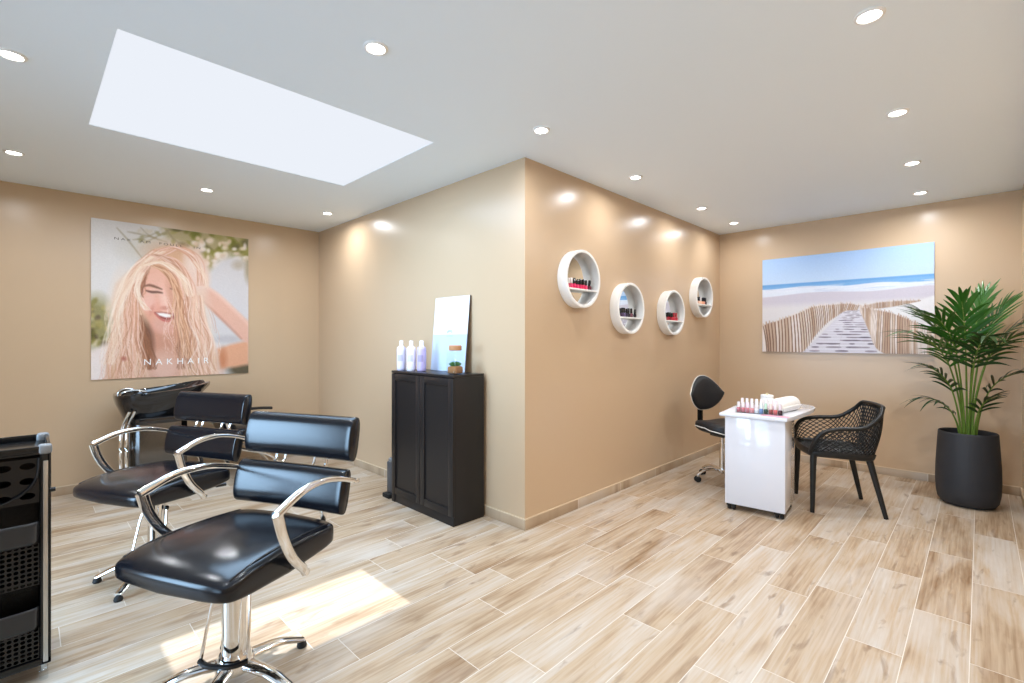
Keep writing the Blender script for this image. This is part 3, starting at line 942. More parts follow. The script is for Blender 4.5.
class Paint:
    def __init__(self, X, Y, base):
        self.X, self.Y = X, Y
        self.img = np.ones(X.shape + (3,)) * np.array(base, float)
    def mix(self, m, c):
        m = np.clip(m, 0, 1)[..., None]
        self.img = self.img * (1 - m) + np.array(c, float) * m
    def ell(self, cx, cy, rx, ry, c, soft=0.15, rot=0.0, a=1.0):
        ca, sa = math.cos(R(rot)), math.sin(R(rot))
        dx, dy = self.X - cx, self.Y - cy
        d = np.sqrt(((dx * ca + dy * sa) / rx) ** 2 + ((-dx * sa + dy * ca) / ry) ** 2)
        self.mix(a * np.clip((1 + soft - d) / (2 * soft), 0, 1), c)
    def poly(self, pts, c, soft=6.0, a=1.0):
        X, Y = self.X, self.Y
        inside = np.zeros(X.shape, bool)
        dist = np.full(X.shape, 1e9)
        n = len(pts)
        for i in range(n):
            x0, y0 = pts[i]; x1, y1 = pts[(i + 1) % n]
            if y0 != y1:
                cond = ((y0 > Y) != (y1 > Y)) & (X < (x1 - x0) * (Y - y0) / (y1 - y0) + x0)
                inside ^= cond
            l2 = (x1 - x0) ** 2 + (y1 - y0) ** 2 + 1e-9
            t = np.clip(((X - x0) * (x1 - x0) + (Y - y0) * (y1 - y0)) / l2, 0, 1)
            dist = np.minimum(dist, np.hypot(X - x0 - t * (x1 - x0), Y - y0 - t * (y1 - y0)))
        sd = np.where(inside, dist, -dist)
        self.mix(a * np.clip(0.5 + sd / (2 * soft), 0, 1), c)
    def stroke(self, pts, w, c, a=1.0, soft=None):
        soft = soft or max(1.0, w * 0.6)
        P = [(p.x, p.y) for p in smooth_path([(x, y, 0) for x, y in pts], 5)]
        xs = [p[0] for p in P]; ys = [p[1] for p in P]
        m = w + soft + 2
        sel = (self.X > min(xs) - m) & (self.X < max(xs) + m) & (self.Y > min(ys) - m) & (self.Y < max(ys) + m)
        if not sel.any():
            return
        X, Y = self.X[sel], self.Y[sel]
        d = np.full(X.shape, 1e9)
        for i in range(len(P) - 1):
            x0, y0 = P[i]; x1, y1 = P[i + 1]
            l2 = (x1 - x0) ** 2 + (y1 - y0) ** 2 + 1e-9
            t = np.clip(((X - x0) * (x1 - x0) + (Y - y0) * (y1 - y0)) / l2, 0, 1)
            k = (i + t) / (len(P) - 1)
            ww = w * (0.35 + 0.65 * np.sin(np.pi * np.clip(k * 0.9 + 0.05, 0, 1)))
            d = np.minimum(d, np.hypot(X - x0 - t * (x1 - x0), Y - y0 - t * (y1 - y0)) - ww / 2)
        mk = a * np.clip(0.5 - d / soft, 0, 1)
        sub = self.img[sel]
        self.img[sel] = sub * (1 - mk[:, None]) + np.array(c, float) * mk[:, None]

def paint_hair_poster(U, V):
    # drawing frame: 596 wide, 600 tall units, as seen square on
    d0, d1 = 4.05, 4.92
    S = U * d1 / (d0 + U * (d1 - d0))
    X = 42 + 596 * S
    Y = (30 + 88 * S) * (1 - V) + (638 - 18 * S) * V
    p = Paint(X, Y, (214, 209, 207))
    r = random.Random(11)
    p.ell(70, 230, 110, 240, (222, 218, 216), 0.5)
    p.ell(330, 150, 160, 60, (206, 200, 190), 0.4)
    # foliage and blossom, top right
    p.poly([(300, 60), (360, 70), (640, 110), (640, 215), (590, 190), (540, 200), (490, 235), (445, 165), (380, 130), (330, 110)], (176, 160, 118), 12)
    for k in range(46):
        x = r.uniform(345, 640); y = 80 + (x - 300) * 0.14 + r.uniform(-12, 85)
        p.ell(x, y, r.uniform(8, 26), r.uniform(6, 13), r.choice([(112, 112, 40), (138, 134, 58), (92, 84, 44), (158, 150, 84), (104, 96, 60)]), 0.5, r.uniform(-40, 40), 0.75)
    for k in range(60):
        x = r.uniform(430, 640); y = 130 + (x - 430) * 0.18 + r.uniform(-30, 75)
        p.ell(x, y, r.uniform(6, 14), r.uniform(6, 12), r.choice([(232, 214, 190), (240, 226, 214), (222, 196, 168), (236, 220, 210)]), 0.5, 0, 0.85)
    p.ell(575, 330, 95, 150, (211, 206, 207), 0.12)
    p.ell(600, 215, 22, 16, (176, 158, 132), 0.6, 0, 0.6)
    p.ell(636, 235, 12, 40, (150, 130, 90), 0.6, 0, 0.6)
    for (a, b_, c_) in (((140, 70), (185, 120), (240, 190)), ((180, 85), (230, 95), (290, 110)), ((230, 70), (270, 105), (330, 125)), ((200, 115), (240, 110), (300, 85)), ((330, 80), (350, 110), (390, 140)), ((250, 125), (300, 100), (345, 75))):
        p.stroke([a, b_, c_], 7, (150, 136, 104), 0.5, 5)
    for k in range(14):
        p.ell(r.uniform(220, 350), r.uniform(70, 125), r.uniform(6, 14), r.uniform(4, 8), r.choice([(150, 140, 96), (170, 160, 120), (206, 196, 178)]), 0.5, r.uniform(-40, 40), 0.7)
    # bush, lower left
    p.ell(60, 430, 70, 100, (150, 142, 96), 0.35)
    for k in range(40):
        p.ell(r.uniform(35, 125), r.uniform(340, 520), r.uniform(7, 18), r.uniform(6, 15), r.choice([(98, 92, 44), (132, 122, 56), (180, 164, 100), (92, 74, 60), (206, 192, 160)]), 0.5, r.uniform(0, 180), 0.7)
    # bush lower right, behind the shoulder
    p.ell(560, 492, 60, 14, (196, 190, 192), 0.5)
    p.ell(612, 606, 50, 26, (96, 86, 66), 0.4)
    # blouse / shoulders
    p.poly([(36, 535), (90, 508), (180, 480), (460, 470), (530, 520), (545, 645), (36, 645)], (232, 214, 206), 10)
    p.ell(70, 600, 60, 70, (238, 224, 218), 0.5)
    # right shoulder and raised arm
    p.poly([(520, 530), (570, 512), (640, 498), (640, 588), (590, 598), (535, 600)], (224, 166, 132), 7)
    p.ell(540, 570, 16, 40, (196, 122, 84), 0.6, 0, 0.7)
    p.poly([(436, 180), (470, 230), (482, 292), (520, 318), (640, 428), (640, 512), (610, 494), (566, 442), (500, 385), (462, 350), (430, 300)], (226, 178, 158), 6)
    p.stroke([(486, 300), (540, 340), (640, 440)], 12, (238, 202, 186), 0.7, 12)
    p.stroke([(470, 352), (540, 420), (612, 492)], 9, (196, 134, 110), 0.7, 10)
    # hair mass
    p.poly([(232, 196), (270, 160), (330, 140), (400, 140), (446, 160), (474, 205), (484, 270), (470, 330), (470, 400), (492, 470), (522, 560), (524, 645), (96, 645), (104, 540), (118, 470), (128, 400), (122, 340), (138, 280), (180, 240)], (222, 182, 152), 10)
    p.ell(150, 350, 40, 110, (236, 214, 196), 0.5, 8, 0.8)
    p.ell(450, 430, 45, 120, (232, 206, 188), 0.5, -5, 0.8)
    p.ell(350, 175, 100, 45, (214, 164, 128), 0.5, 10, 0.7)
    # hand in the hair
    p.ell(445, 240, 42, 84, (232, 202, 188), 0.3, -14, 0.95)
    p.ell(425, 190, 34, 40, (236, 212, 198), 0.5, 0, 0.7)
    # neck and chest
    p.poly([(262, 425), (380, 440), (392, 560), (372, 645), (270, 645), (256, 560)], (206, 150, 126), 8)
    p.ell(320, 600, 60, 60, (228, 184, 164), 0.5)
    p.ell(258, 480, 20, 62, (112, 76, 60), 0.5, -10, 0.85)
    p.ell(392, 480, 16, 60, (150, 100, 76), 0.5, 6, 0.7)
    # face
    p.ell(312, 345, 80, 124, (222, 162, 138), 0.1, -14)
    p.ell(300, 320, 58, 90, (232, 178, 156), 0.5, -14, 0.8)
    p.ell(282, 362, 26, 26, (228, 150, 132), 0.7, 0, 0.6)
    p.ell(340, 440, 40, 14, (196, 132, 108), 0.7, -14, 0.6)
    p.ell(322, 430, 48, 36, (222, 168, 150), 0.3, -12)
    p.ell(292, 262, 46, 34, (232, 180, 160), 0.5, 0, 0.8)
    p.ell(262, 345, 28, 34, (238, 190, 174), 0.6, 0, 0.8)
    p.ell(318, 340, 16, 46, (242, 198, 182), 0.6, -10, 0.8)
    p.ell(322, 372, 15, 7, (202, 128, 112), 0.6, 0, 0.7)
    p.ell(372, 330, 34, 90, (206, 150, 126), 0.5, -10, 0.8)
    # brows, eyes
    p.stroke([(244, 290), (262, 286), (284, 292), (310, 302)], 9, (122, 84, 66), 0.9)
    p.stroke([(250, 306), (272, 312), (294, 312), (312, 316)], 9, (96, 62, 52), 0.85)
    p.ell(282, 303, 22, 4, (232, 190, 172), 0.6, 12, 0.6)
    p.stroke([(342, 300), (364, 306), (384, 318)], 8, (124, 84, 64), 0.7)
    # smile
    p.poly([(282, 388), (308, 388), (340, 392), (362, 396), (354, 412), (330, 420), (306, 410)], (150, 66, 60), 4)
    p.poly([(290, 390), (316, 391), (352, 398), (344, 408), (322, 408), (300, 400)], (250, 242, 238), 3)
    p.stroke([(282, 392), (306, 414), (332, 423), (356, 412)], 6, (202, 106, 98), 0.9)
    p.ell(272, 378, 7, 18, (212, 140, 122), 0.6, 20, 0.6)
    # strands of hair: long loose waves
    tones = [(190, 126, 96), (212, 152, 122), (228, 178, 152), (242, 210, 192), (250, 230, 218), (170, 108, 78), (234, 190, 166)]
    light = [(244, 222, 202), (250, 236, 222), (236, 206, 180), (228, 190, 160)]
    dark = [(150, 98, 70), (122, 80, 60), (176, 118, 84)]
    def bundle(n, ctrl, jit, w, cols, a, amp=7.0, freq=3.0):
        C = [(q.x, q.y) for q in smooth_path([(x, y, 0) for x, y in ctrl], 3)]
        J = np.interp(np.linspace(0, 1, len(C)), np.linspace(0, 1, len(jit)), jit)
        for k in range(n):
            s_ = r.uniform(-1, 1); ph = r.uniform(0, 6.28); am = amp * r.uniform(0.3, 1.2); fr = freq * r.uniform(0.7, 1.3)
            drift = r.uniform(-1, 1) * 0.4
            P = []
            for i_, ((x, y), j_) in enumerate(zip(C, J)):
                f = i_ / (len(C) - 1)
                P.append((x + (s_ + drift * f) * j_ + am * (0.3 + f) * math.sin(ph + fr * f * 6.28), y + r.uniform(-3, 3)))
            p.stroke(P, r.uniform(*w), r.choice(cols), a)
    # dark depth beside the neck and under the crown
    bundle(22, [(222, 400), (236, 470), (254, 540), (262, 600)], [14, 22, 26, 24], (4, 10), dark, 0.6)
    bundle(18, [(392, 420), (398, 480), (392, 540), (400, 600)], [14, 18, 20, 20], (4, 9), dark, 0.5)
    bundle(16, [(262, 206), (240, 260), (226, 330)], [10, 12, 14], (3, 7), dark, 0.55)
    # left curtain
    bundle(70, [(330, 152), (246, 205), (196, 290), (170, 390), (165, 480), (150, 570), (140, 640)], [46, 32, 26, 30, 36, 44, 52], (2, 6), tones, 0.5, 10, 2.2)
    bundle(46, [(258, 190), (222, 260), (206, 340), (214, 420), (206, 500), (220, 580), (214, 640)], [14, 18, 22, 24, 34, 40, 44], (2, 6), tones, 0.55, 11, 2.4)
    bundle(30, [(300, 160), (225, 215), (172, 300), (140, 390), (130, 480), (108, 580)], [26, 22, 20, 20, 24, 24], (2, 6), light, 0.5, 12, 2.2)
    # crown, falling over the right of the face
    bundle(60, [(276, 172), (336, 190), (388, 245), (408, 320), (404, 400), (424, 480), (418, 560), (440, 640)], [22, 26, 26, 26, 30, 40, 48, 56], (2, 6), tones, 0.5, 10, 2.4)
    bundle(34, [(254, 205), (312, 226), (352, 272), (372, 330), (374, 400), (394, 470), (398, 560)], [10, 12, 14, 16, 22, 28, 34], (2, 6), [(182, 122, 86), (208, 154, 116), (238, 202, 172), (166, 108, 78), (226, 180, 146)], 0.65, 9, 2.0)
    bundle(34, [(292, 158), (360, 146), (420, 170), (452, 220), (460, 290)], [16, 18, 18, 14, 12], (2, 5), tones, 0.5, 6, 1.5)
    bundle(22, [(246, 212), (300, 200), (356, 226), (396, 268), (420, 330)], [12, 12, 14, 14, 16], (3, 8), light, 0.55, 6, 1.4)
    bundle(40, [(438, 330), (446, 410), (470, 490), (470, 570), (494, 640)], [22, 28, 30, 34, 34], (2, 6), tones + light, 0.5, 12, 2.0)
    bundle(12, [(236, 240), (216, 290), (226, 340), (256, 380)], [10, 8, 8, 10], (3, 7), light, 0.55, 6, 1.2)
    bundle(10, [(330, 330), (352, 400), (340, 470), (362, 540)], [14, 20, 22, 26], (1.5, 3), tones, 0.5, 10, 1.6)
    bundle(16, [(430, 200), (470, 250), (478, 300)], [16, 12, 10], (2, 4), light, 0.35, 4, 1.2)
    for k in range(26):                      # flyaway ends
        x = r.choice([r.uniform(105, 180), r.uniform(440, 515)]); y = r.uniform(360, 560)
        sg = -1 if x < 300 else 1
        p.stroke([(x, y), (x + sg * r.uniform(6, 22), y + 40), (x + sg * r.uniform(0, 36), y + r.uniform(60, 110))], 2.2, r.choice(light + tones), 0.5)
    p.ell(166, 560, 10, 8, (176, 100, 84), 0.6, 0, 0.8)
    n = np.random.default_rng(3).normal(0, 2.5, X.shape)[..., None]
    return p.img * np.array((0.985, 0.985, 0.985)) + 2 + n

PXR = Matrix.Rotation(R(90), 4, 'Z')           # local -Y faces world +X
PW, PH = 1.217, 1.375
poster = printed_panel('wall_poster', 'large square photo poster of a smiling woman with tousled blonde hair on the left wall', 'poster',
                       PW, PH, 0.010, 236, 256, paint_hair_poster, PXR, M['white_matte'], (XL + 0.0105, 1.0015, 1.622))

def lettering(name, text, size, color, parent, xf, u, v, w, h, spacing=1.0, width=None):
    cu = bpy.data.curves.new('letters', 'FONT')
    cu.body = text
    cu.size = size
    cu.space_character = spacing
    cu.extrude = 0.0
    tmp = bpy.data.objects.new('letters', cu)
    COL.objects.link(tmp)
    bpy.context.view_layer.update()
    dg = bpy.context.evaluated_depsgraph_get()
    me = bpy.data.meshes.new_from_object(tmp.evaluated_get(dg))
    bpy.data.objects.remove(tmp)
    xs = [v_.co.x for v_ in me.vertices]
    x0, x1 = min(xs), max(xs)
    k = (width / (x1 - x0)) if width else 1.0
    for v_ in me.vertices:
        x = (v_.co.x - x0) * k
        v_.co = xf @ Vector(((u - 0.5) * w + x, -0.0012, (0.5 - v) * h + v_.co.y))
    # every letter becomes a part of its own
    ink_ = mat('print_ink', srgb(*color), 0.5)
    bm_ = bmesh.new(); bm_.from_mesh(me)
    bm_.verts.ensure_lookup_table()
    inv = xf.inverted()
    seen, comps = set(), []
    for v0 in bm_.verts:
        if v0.index in seen: continue
        stack, comp = [v0], []
        seen.add(v0.index)
        while stack:
            q = stack.pop(); comp.append(q)
            for e_ in q.link_edges:
                o_ = e_.other_vert(q)
                if o_.index not in seen:
                    seen.add(o_.index); stack.append(o_)
        comps.append(comp)
    for comp in comps:
        ids = {v_.index: k_ for k_, v_ in enumerate(comp)}
        fs_ = [tuple(ids[v_.index] for v_ in f.verts) for f in bm_.faces if f.verts[0].index in ids]
        lm = bpy.data.meshes.new(name)
        lm.from_pydata([tuple(v_.co) for v_ in comp], [], fs_)
        lm.materials.append(ink_)
        o = bpy.data.objects.new(name, lm)
        COL.objects.link(o)
        o.parent = parent
    bm_.free()
lettering('white_letter', 'NAKHAIR', 0.078, (250, 247, 244), poster, PXR, 0.295, 0.918, PW, PH, 1.75, 0.505)
lettering('tagline_letter', 'NAK  AM  FOULL   IN', 0.030, (92, 84, 74), poster, PXR, 0.125, 0.118, PW, PH, 1.5, 0.64)

# ------------------------------------------------------------------ beach canvas
def paint_beach(U, V):
    d0, d1 = 5.26, 4.27
    S = U * d1 / (d0 + U * (d1 - d0))
    X = 65 + 867 * S
    Y = (158 - 103 * S) * (1 - V) + (612 + 6 * S) * V
    p = Paint(X, Y, (178, 203, 230))
    r = random.Random(5)
    sea = 282 - 70 * S
    t = np.clip((Y - (158 - 103 * S)) / (sea - (158 - 103 * S)), 0, 1)
    p.img = np.array((172, 199, 230.0)) * (1 - t[..., None]) + np.array((196, 212, 228.0)) * t[..., None]
    shore = 300 - 56 * S + 4 * np.sin(X / 60)
    p.mix(np.clip((Y - sea) / 3, 0, 1), (112, 162, 206))
    p.mix(np.clip((Y - sea - 9) / 8, 0, 1) * 0.6, (134, 180, 214))
    foam0 = shore
    p.mix(np.clip((Y - foam0) / 4, 0, 1), (226, 226, 228))
    wet = 335 - 62 * S + 6 * np.sin(X / 90 + 1)
    p.mix(np.clip((Y - wet) / 6, 0, 1), (208, 196, 198))
    dry = 372 - 52 * S
    p.mix(np.clip((Y - dry) / 30, 0, 1), (224, 214, 206))
    rn = np.random.default_rng(8)
    for k in range(26):
        x = r.uniform(60, 930); s = (x - 65) / 867
        y = 300 - 56 * s + r.uniform(-4, 34)
        p.stroke([(x, y), (x + 40, y - 4), (x + r.uniform(70, 150), y - 10)], r.uniform(2, 5), r.choice([(238, 238, 238), (198, 200, 212), (190, 206, 222)]), 0.6)
    # dune on the right
    p.poly([(640, 400), (760, 372), (850, 350), (940, 320), (940, 460), (800, 440), (680, 420)], (232, 224, 216), 6)
    # boardwalk
    p.poly([(478, 400), (556, 400), (650, 620), (265, 620)], (214, 204, 204), 4)
    y = 402.0; step = 6.0
    while y < 620:
        f = (y - 400) / 220
        xl = 478 - f * 213; xr = 556 + f * 94
        for k in range(int(3 + 3 * f)):
            xa = r.uniform(xl + 4, xr - 30); xb = min(xr - 3, xa + r.uniform(20, 90) * (0.4 + f))
            p.stroke([(xa, y), ((xa + xb) / 2, y + r.uniform(-1, 1)), (xb, y)], 2.4 + 5.0 * f, r.choice([(112, 98, 106), (92, 78, 84), (150, 134, 138), (128, 114, 120)]), 0.95)
        p.stroke([(xl + 3, y + step * 0.5), ((xl + xr) / 2, y + step * 0.5), (xr - 3, y + step * 0.5)], 1.5 + 2.5 * f, (240, 234, 232), 0.75)
        y += step; step *= 1.07
    p.stroke([(500, 402), (470, 500), (447, 615)], 2, (190, 178, 180), 0.7)
    # picket fences
    def fence(top, bot, n, w0, w1, lean0, lean1):
        tp_ = smooth_path([(x, y, 0) for x, y in top], 12); bt_ = smooth_path([(x, y, 0) for x, y in bot], 12)
        p.poly([(q.x, q.y + 6) for q in tp_] + [(q.x, q.y) for q in bt_][::-1], (176, 140, 112), 3, 0.9)
        for k in range(n):
            f = k / (n - 1)
            i = f * (len(tp_) - 1); a = int(min(i, len(tp_) - 2)); q = i - a
            T = tp_[a].lerp(tp_[a + 1], q); B = bt_[a].lerp(bt_[a + 1], q)
            w = w0 + (w1 - w0) * f
            ln = lean0 + (lean1 - lean0) * f
            c = r.choice([(226, 206, 186), (214, 188, 162), (198, 166, 138), (234, 216, 200), (188, 152, 124)])
            j = r.uniform(-5, 5)
            p.stroke([(T.x + ln, T.y + j), ((T.x + B.x) / 2, (T.y + B.y) / 2), (B.x, B.y)], w, c, 0.95, 2.0)
            p.stroke([(T.x + ln + w * 0.7, T.y + j + 6), ((T.x + B.x) / 2 + w * 0.7, (T.y + B.y) / 2), (B.x + w * 0.7, B.y)], w * 0.5, (112, 80, 60), 0.8, 2.0)
    fence([(560, 378), (640, 358), (740, 348), (860, 344)], [(562, 396), (640, 392), (740, 378), (860, 352)], 46, 4, 3, 0, 0)
    fence([(552, 372), (500, 364), (440, 368), (380, 374), (320, 382), (250, 412), (160, 446), (66, 476)], [(540, 402), (486, 404), (440, 430), (385, 470), (330, 530), (262, 615), (160, 640), (80, 640)], 44, 4, 14, 0, -6)
    fence([(558, 380), (600, 388), (650, 396), (720, 410), (800, 440), (870, 470), (940, 490)], [(560, 410), (600, 500), (640, 590), (720, 630), (800, 640), (870, 640), (945, 640)], 40, 5, 15, 0, 3)
    return p.img * np.array((0.97, 0.99, 1.03)) + rn.normal(0, 2.0, X.shape)[..., None]
printed_panel('beach_canvas', 'wide canvas print of a boardwalk between picket fences leading to the sea', 'picture',
              1.414, 1.0, 0.028, 300, 210, paint_beach, Matrix.Identity(4), M['white_matte'], (-1.002, YB - 0.029, 1.645))

# ------------------------------------------------------------------ nail polish bottles
INK = {}
def ink(c):
    if c not in INK:
        INK[c] = mat('polish_colour', srgb(*c), 0.12, coat=0.4)
    return INK[c]
def polish(label, loc, body, cap, group, s=1.0, rot=0.0):
    t = thing('nail_polish', label, 'nail polish', loc, rot, group)
    t.scale = (s, s, s)
    MB().lathe([(0.0, 0.0), (0.0125, 0.0), (0.0145, 0.003), (0.0145, 0.028), (0.012, 0.034), (0.006, 0.037), (0.006, 0.040), (0.0, 0.040)], 16).build('bottle', ink(body), t, 50)
    MB().lathe([(0.0, 0.037), (0.0104, 0.037), (0.0106, 0.044), (0.0100, 0.074), (0.0088, 0.078), (0.0, 0.079)], 14).build('cap', ink(cap), t, 50)
    return t
BLK, WHT = (22, 20, 24), (240, 232, 230)
ORD = ['first', 'second', 'third', 'fourth', 'fifth', 'sixth', 'seventh', 'eighth', 'ninth']

# ------------------------------------------------------------------ round mirror shelves
SD, SR = 0.080, 0.215
def make_round_shelf(label):
    t = thing('round_shelf', label, 'shelf', group='round mirror shelves')
    b = MB()
    # ring about the X axis
    prof = [(SR - 0.022, 0.004), (SR - 0.022, SD - 0.003), (SR - 0.019, SD), (SR - 0.003, SD), (SR, SD - 0.003), (SR, 0.0), (SR - 0.022, 0.0), (SR - 0.022, 0.004)]
    b.lathe(prof, 72, (0, 0, 0), Matrix.Rotation(R(90), 4, 'Y'), caps=False)
    b.build('ring', M['white_matte'], t, 40)
    m_ = MB().lathe([(0.0, 0.003), (SR - 0.022, 0.003), (SR - 0.022, 0.006), (0.0, 0.006)], 64, (0, 0, 0), Matrix.Rotation(R(90), 4, 'Y'), caps=False)
    m_.build('mirror', M['mirror'], t, 40)
    zz = -0.075
    half = math.sqrt((SR - 0.022) ** 2 - zz ** 2)
    MB().box((0.007, -half - 0.004, zz - 0.012), (SD - 0.004, half + 0.004, zz), 0.001).build('shelf_board', M['white_matte'], t)
    return t
proto_shelf = None
SHELVES = [
    (2.905, 1.727, 'round white mirror shelf nearest the corner holding pink nail polishes',
     [(-0.135, (205, 70, 100), WHT), (-0.105, (230, 60, 110), WHT), (-0.068, (232, 40, 100), BLK), (-0.030, (236, 50, 110), BLK), (0.005, (226, 36, 92), BLK), (0.040, (220, 44, 90), BLK), (0.075, (232, 60, 110), BLK), (0.122, (110, 40, 60), BLK)], 'first'),
    (3.585, 1.540, 'round white mirror shelf second from the corner holding dark nail polishes',
     [(-0.115, (60, 40, 70), BLK), (-0.088, (70, 50, 84), BLK), (-0.060, (96, 80, 120), BLK), (-0.020, (60, 50, 70), BLK), (0.010, (50, 40, 50), BLK), (0.055, (120, 70, 80), BLK), (0.115, (40, 36, 44), BLK)], 'second'),
    (4.385, 1.535, 'round white mirror shelf third from the corner holding deep red nail polishes',
     [(-0.105, (150, 20, 40), BLK), (-0.070, (164, 24, 44), BLK), (-0.035, (140, 20, 36), BLK), (0.010, (190, 28, 50), BLK), (0.050, (206, 50, 66), (190, 40, 56)), (0.100, (190, 44, 60), (176, 40, 50))], 'third'),
    (5.085, 1.727, 'round white mirror shelf farthest from the corner holding peach nail polishes',
     [(-0.110, (230, 180, 160), BLK), (-0.070, (236, 196, 170), BLK), (-0.025, (240, 190, 160), WHT), (0.020, (236, 170, 130), BLK), (0.055, (210, 140, 120), BLK), (0.095, (60, 40, 44), BLK)], 'last'),
]
CNAME = {'first': 'pink', 'second': 'dark', 'third': 'red', 'last': 'peach'}
for i, (y, z, lab, bots, nm) in enumerate(SHELVES):
    if proto_shelf is None:
        o = proto_shelf = make_round_shelf(lab)
    else:
        o = copy_tree(proto_shelf)
        o['label'] = lab
    o.location = (CX + 0.001, y, z)
    rk = {'first': 'pink shelf nearest the wall corner', 'second': 'round shelf of dark polishes', 'third': 'round shelf of red polishes', 'last': 'farthest round shelf'}[nm]
    for k, (dy, body, cap) in enumerate(bots):
        capn = 'white' if cap == WHT else ('black' if cap == BLK else 'red')
        polish(f'{ORD[k]} nail polish from the left, {capn} capped, on the {rk}', (CX + 0.043, y + dy, z - 0.075), body, cap, f'nail polishes on the {rk}', 1.0 if k % 3 else 0.94)

# ------------------------------------------------------------------ manicure table
mt = thing('manicure_table', 'glossy white manicure table on black casters', 'table', (-1.200, 3.915, 0), R(6))
b = MB().box((-0.20, -0.20, 0.048), (0.20, 0.205, 0.698), 0.004)
b.build('cabinet_body', M['white_lacquer'], mt)
outl = [(-0.235, -0.215), (0.215, -0.225)]
outl += [(0.215 + 0.05 * math.sin(PI * k / 12) + 0.035 * k / 6, -0.225 + 0.11 * k) for k in range(1, 7)]
outl += [(0.30, 0.56), (0.275, 0.66), (0.18, 0.74), (0.0, 0.76), (-0.14, 0.73), (-0.215, 0.64), (-0.235, 0.5)]
MB().prism(outl, 0.700, 0.726, 0.006).build('tabletop', M['white_lacquer'], mt, 40)
MB().prism([(0.205, 0.0), (0.58, 0.0), (0.205, 0.26)], -0.012, 0.012, xf=Matrix.Translation((0, 0, 0.698)) @ Matrix(((0, 0, 1, 0), (1, 0, 0, 0), (0, -1, 0, 0), (0, 0, 0, 1)))).build('wing_bracket', M['white_lacquer'], mt)
for sx in (-1, 1):
    for sy in (-1, 1):
        c_ = MB().box((sx * 0.160 - 0.032, sy * 0.160 - 0.028, 0.030), (sx * 0.160 + 0.032, sy * 0.160 + 0.028, 0.049), 0.002).build('caster', M['black_plastic'], mt)
        for k in (-1, 1):
            MB().lathe([(0.0, -0.010), (0.019, -0.010), (0.023, -0.005), (0.023, 0.005), (0.019, 0.010), (0.0, 0.010)], 20, (0, 0, 0),
                       Matrix.Translation((sx * 0.160 + k * 0.016, sy * 0.160 - 0.005, 0.023)) @ Matrix.Rotation(R(90), 4, 'Y')).build('wheel', M['black_rubber'], c_)

TT = 0.726
MTX = Matrix.Translation((-1.200, 3.915, 0)) @ Matrix.Rotation(R(6), 4, 'Z')
def on_table(x, y, z=TT):
    v = MTX @ Vector((x, y, z))
    return (v.x, v.y, v.z)
# acrylic rack with its polishes
rk = thing('polish_rack', 'clear acrylic stepped rack of nail polishes on the manicure table', 'rack', on_table(0.015, -0.10), R(6))
b = MB()
b.box((-0.155, -0.030, 0.0), (0.155, 0.034, 0.004))
b.box((-0.155, 0.0, 0.004), (0.155, 0.034, 0.030), 0.001)
b.box((-0.155, -0.034, 0.0), (0.155, -0.030, 0.028))
b.box((-0.158, -0.034, 0.0), (-0.155, 0.034, 0.060)); b.box((0.155, -0.034, 0.0), (0.158, 0.034, 0.045))
b.build('rack_body', M['clear'], rk)
G1 = 'nail polishes in the clear rack on the manicure table'
front = [((196, 112, 120), WHT), ((206, 122, 130), WHT), ((214, 130, 138), (244, 226, 236)), ((230, 156, 158), WHT), ((240, 238, 240), WHT), ((120, 146, 190), (226, 236, 236)), ((54, 76, 70), (190, 220, 196)), ((150, 74, 70), (238, 226, 214)), ((222, 116, 114), WHT), ((60, 34, 44), (236, 224, 226))]
for k, (bc, cc) in enumerate(front):
    nm = ['deep rose', 'rosy', 'mid pink', 'salmon pink', 'white', 'blue', 'dark green', 'brown red', 'coral red', 'plum'][k]
    polish(f'{nm} nail polish with a pale cap in the front row of the clear rack', on_table(0.015 - 0.139 + k * 0.031, -0.112, TT + 0.0045), bc, cc, G1, 0.98)
for k in range(8):
    bc = [(232, 214, 214), (238, 206, 214), (226, 188, 196), (240, 226, 222), (238, 232, 232), (240, 214, 226), (238, 200, 214), (244, 236, 232)][k]
    polish(f'{ORD[k]} pale nail polish from the left in the back row of the clear rack', on_table(0.015 - 0.120 + k * 0.033, -0.083, TT + 0.0305), bc, (244, 234, 236), G1, 0.98)
jar = thing('candle_jar', 'white lidded jar with a small beige knob behind the nail polishes', 'jar', on_table(0.005, 0.24))
MB().lathe([(0.0, 0.0), (0.042, 0.0), (0.046, 0.004), (0.046, 0.090), (0.043, 0.094), (0.0, 0.094)], 32).build('jar_body', M['white_matte'], jar, 50)
ld = MB().lathe([(0.0, 0.095), (0.047, 0.095), (0.047, 0.106), (0.040, 0.110), (0.0, 0.110)], 32).build('lid', M['white_matte'], jar, 50)
MB().lathe([(0.0, 0.110), (0.009, 0.110), (0.010, 0.122), (0.0, 0.126)], 14).build('knob', mat('beige_knob', srgb(222, 205, 165), 0.5), ld)
tw = thing('rolled_towel', 'thick white towel rolled up on the manicure table', 'towel', on_table(0.135, 0.17, TT + 0.002), R(6 - 12))
b = MB()
def roll_fn(p):
    k = p.x
    rr = 1 + 0.05 * math.sin(p.y * 60) 
    return (p.x, p.y * rr, (p.z * rr + 0.050) * (1.0 if p.z > -0.03 else 1.0))
sp_pts = []
nseg = 64
vs, fs = [], []
L_ = [(-0.17, 0.86), (-0.165, 0.97), (-0.08, 1.02), (0.0, 1.0), (0.08, 1.03), (0.165, 0.97), (0.17, 0.86)]
for (yy, k) in L_:
    for i in range(nseg):
        a = 2 * PI * i / nseg
        r_ = (0.052 + 0.008 * (i / nseg)) * k
        z_ = r_ * math.sin(a)
        vs.append((1.12 * r_ * math.cos(a), yy, max(z_, -0.046) + 0.0475))
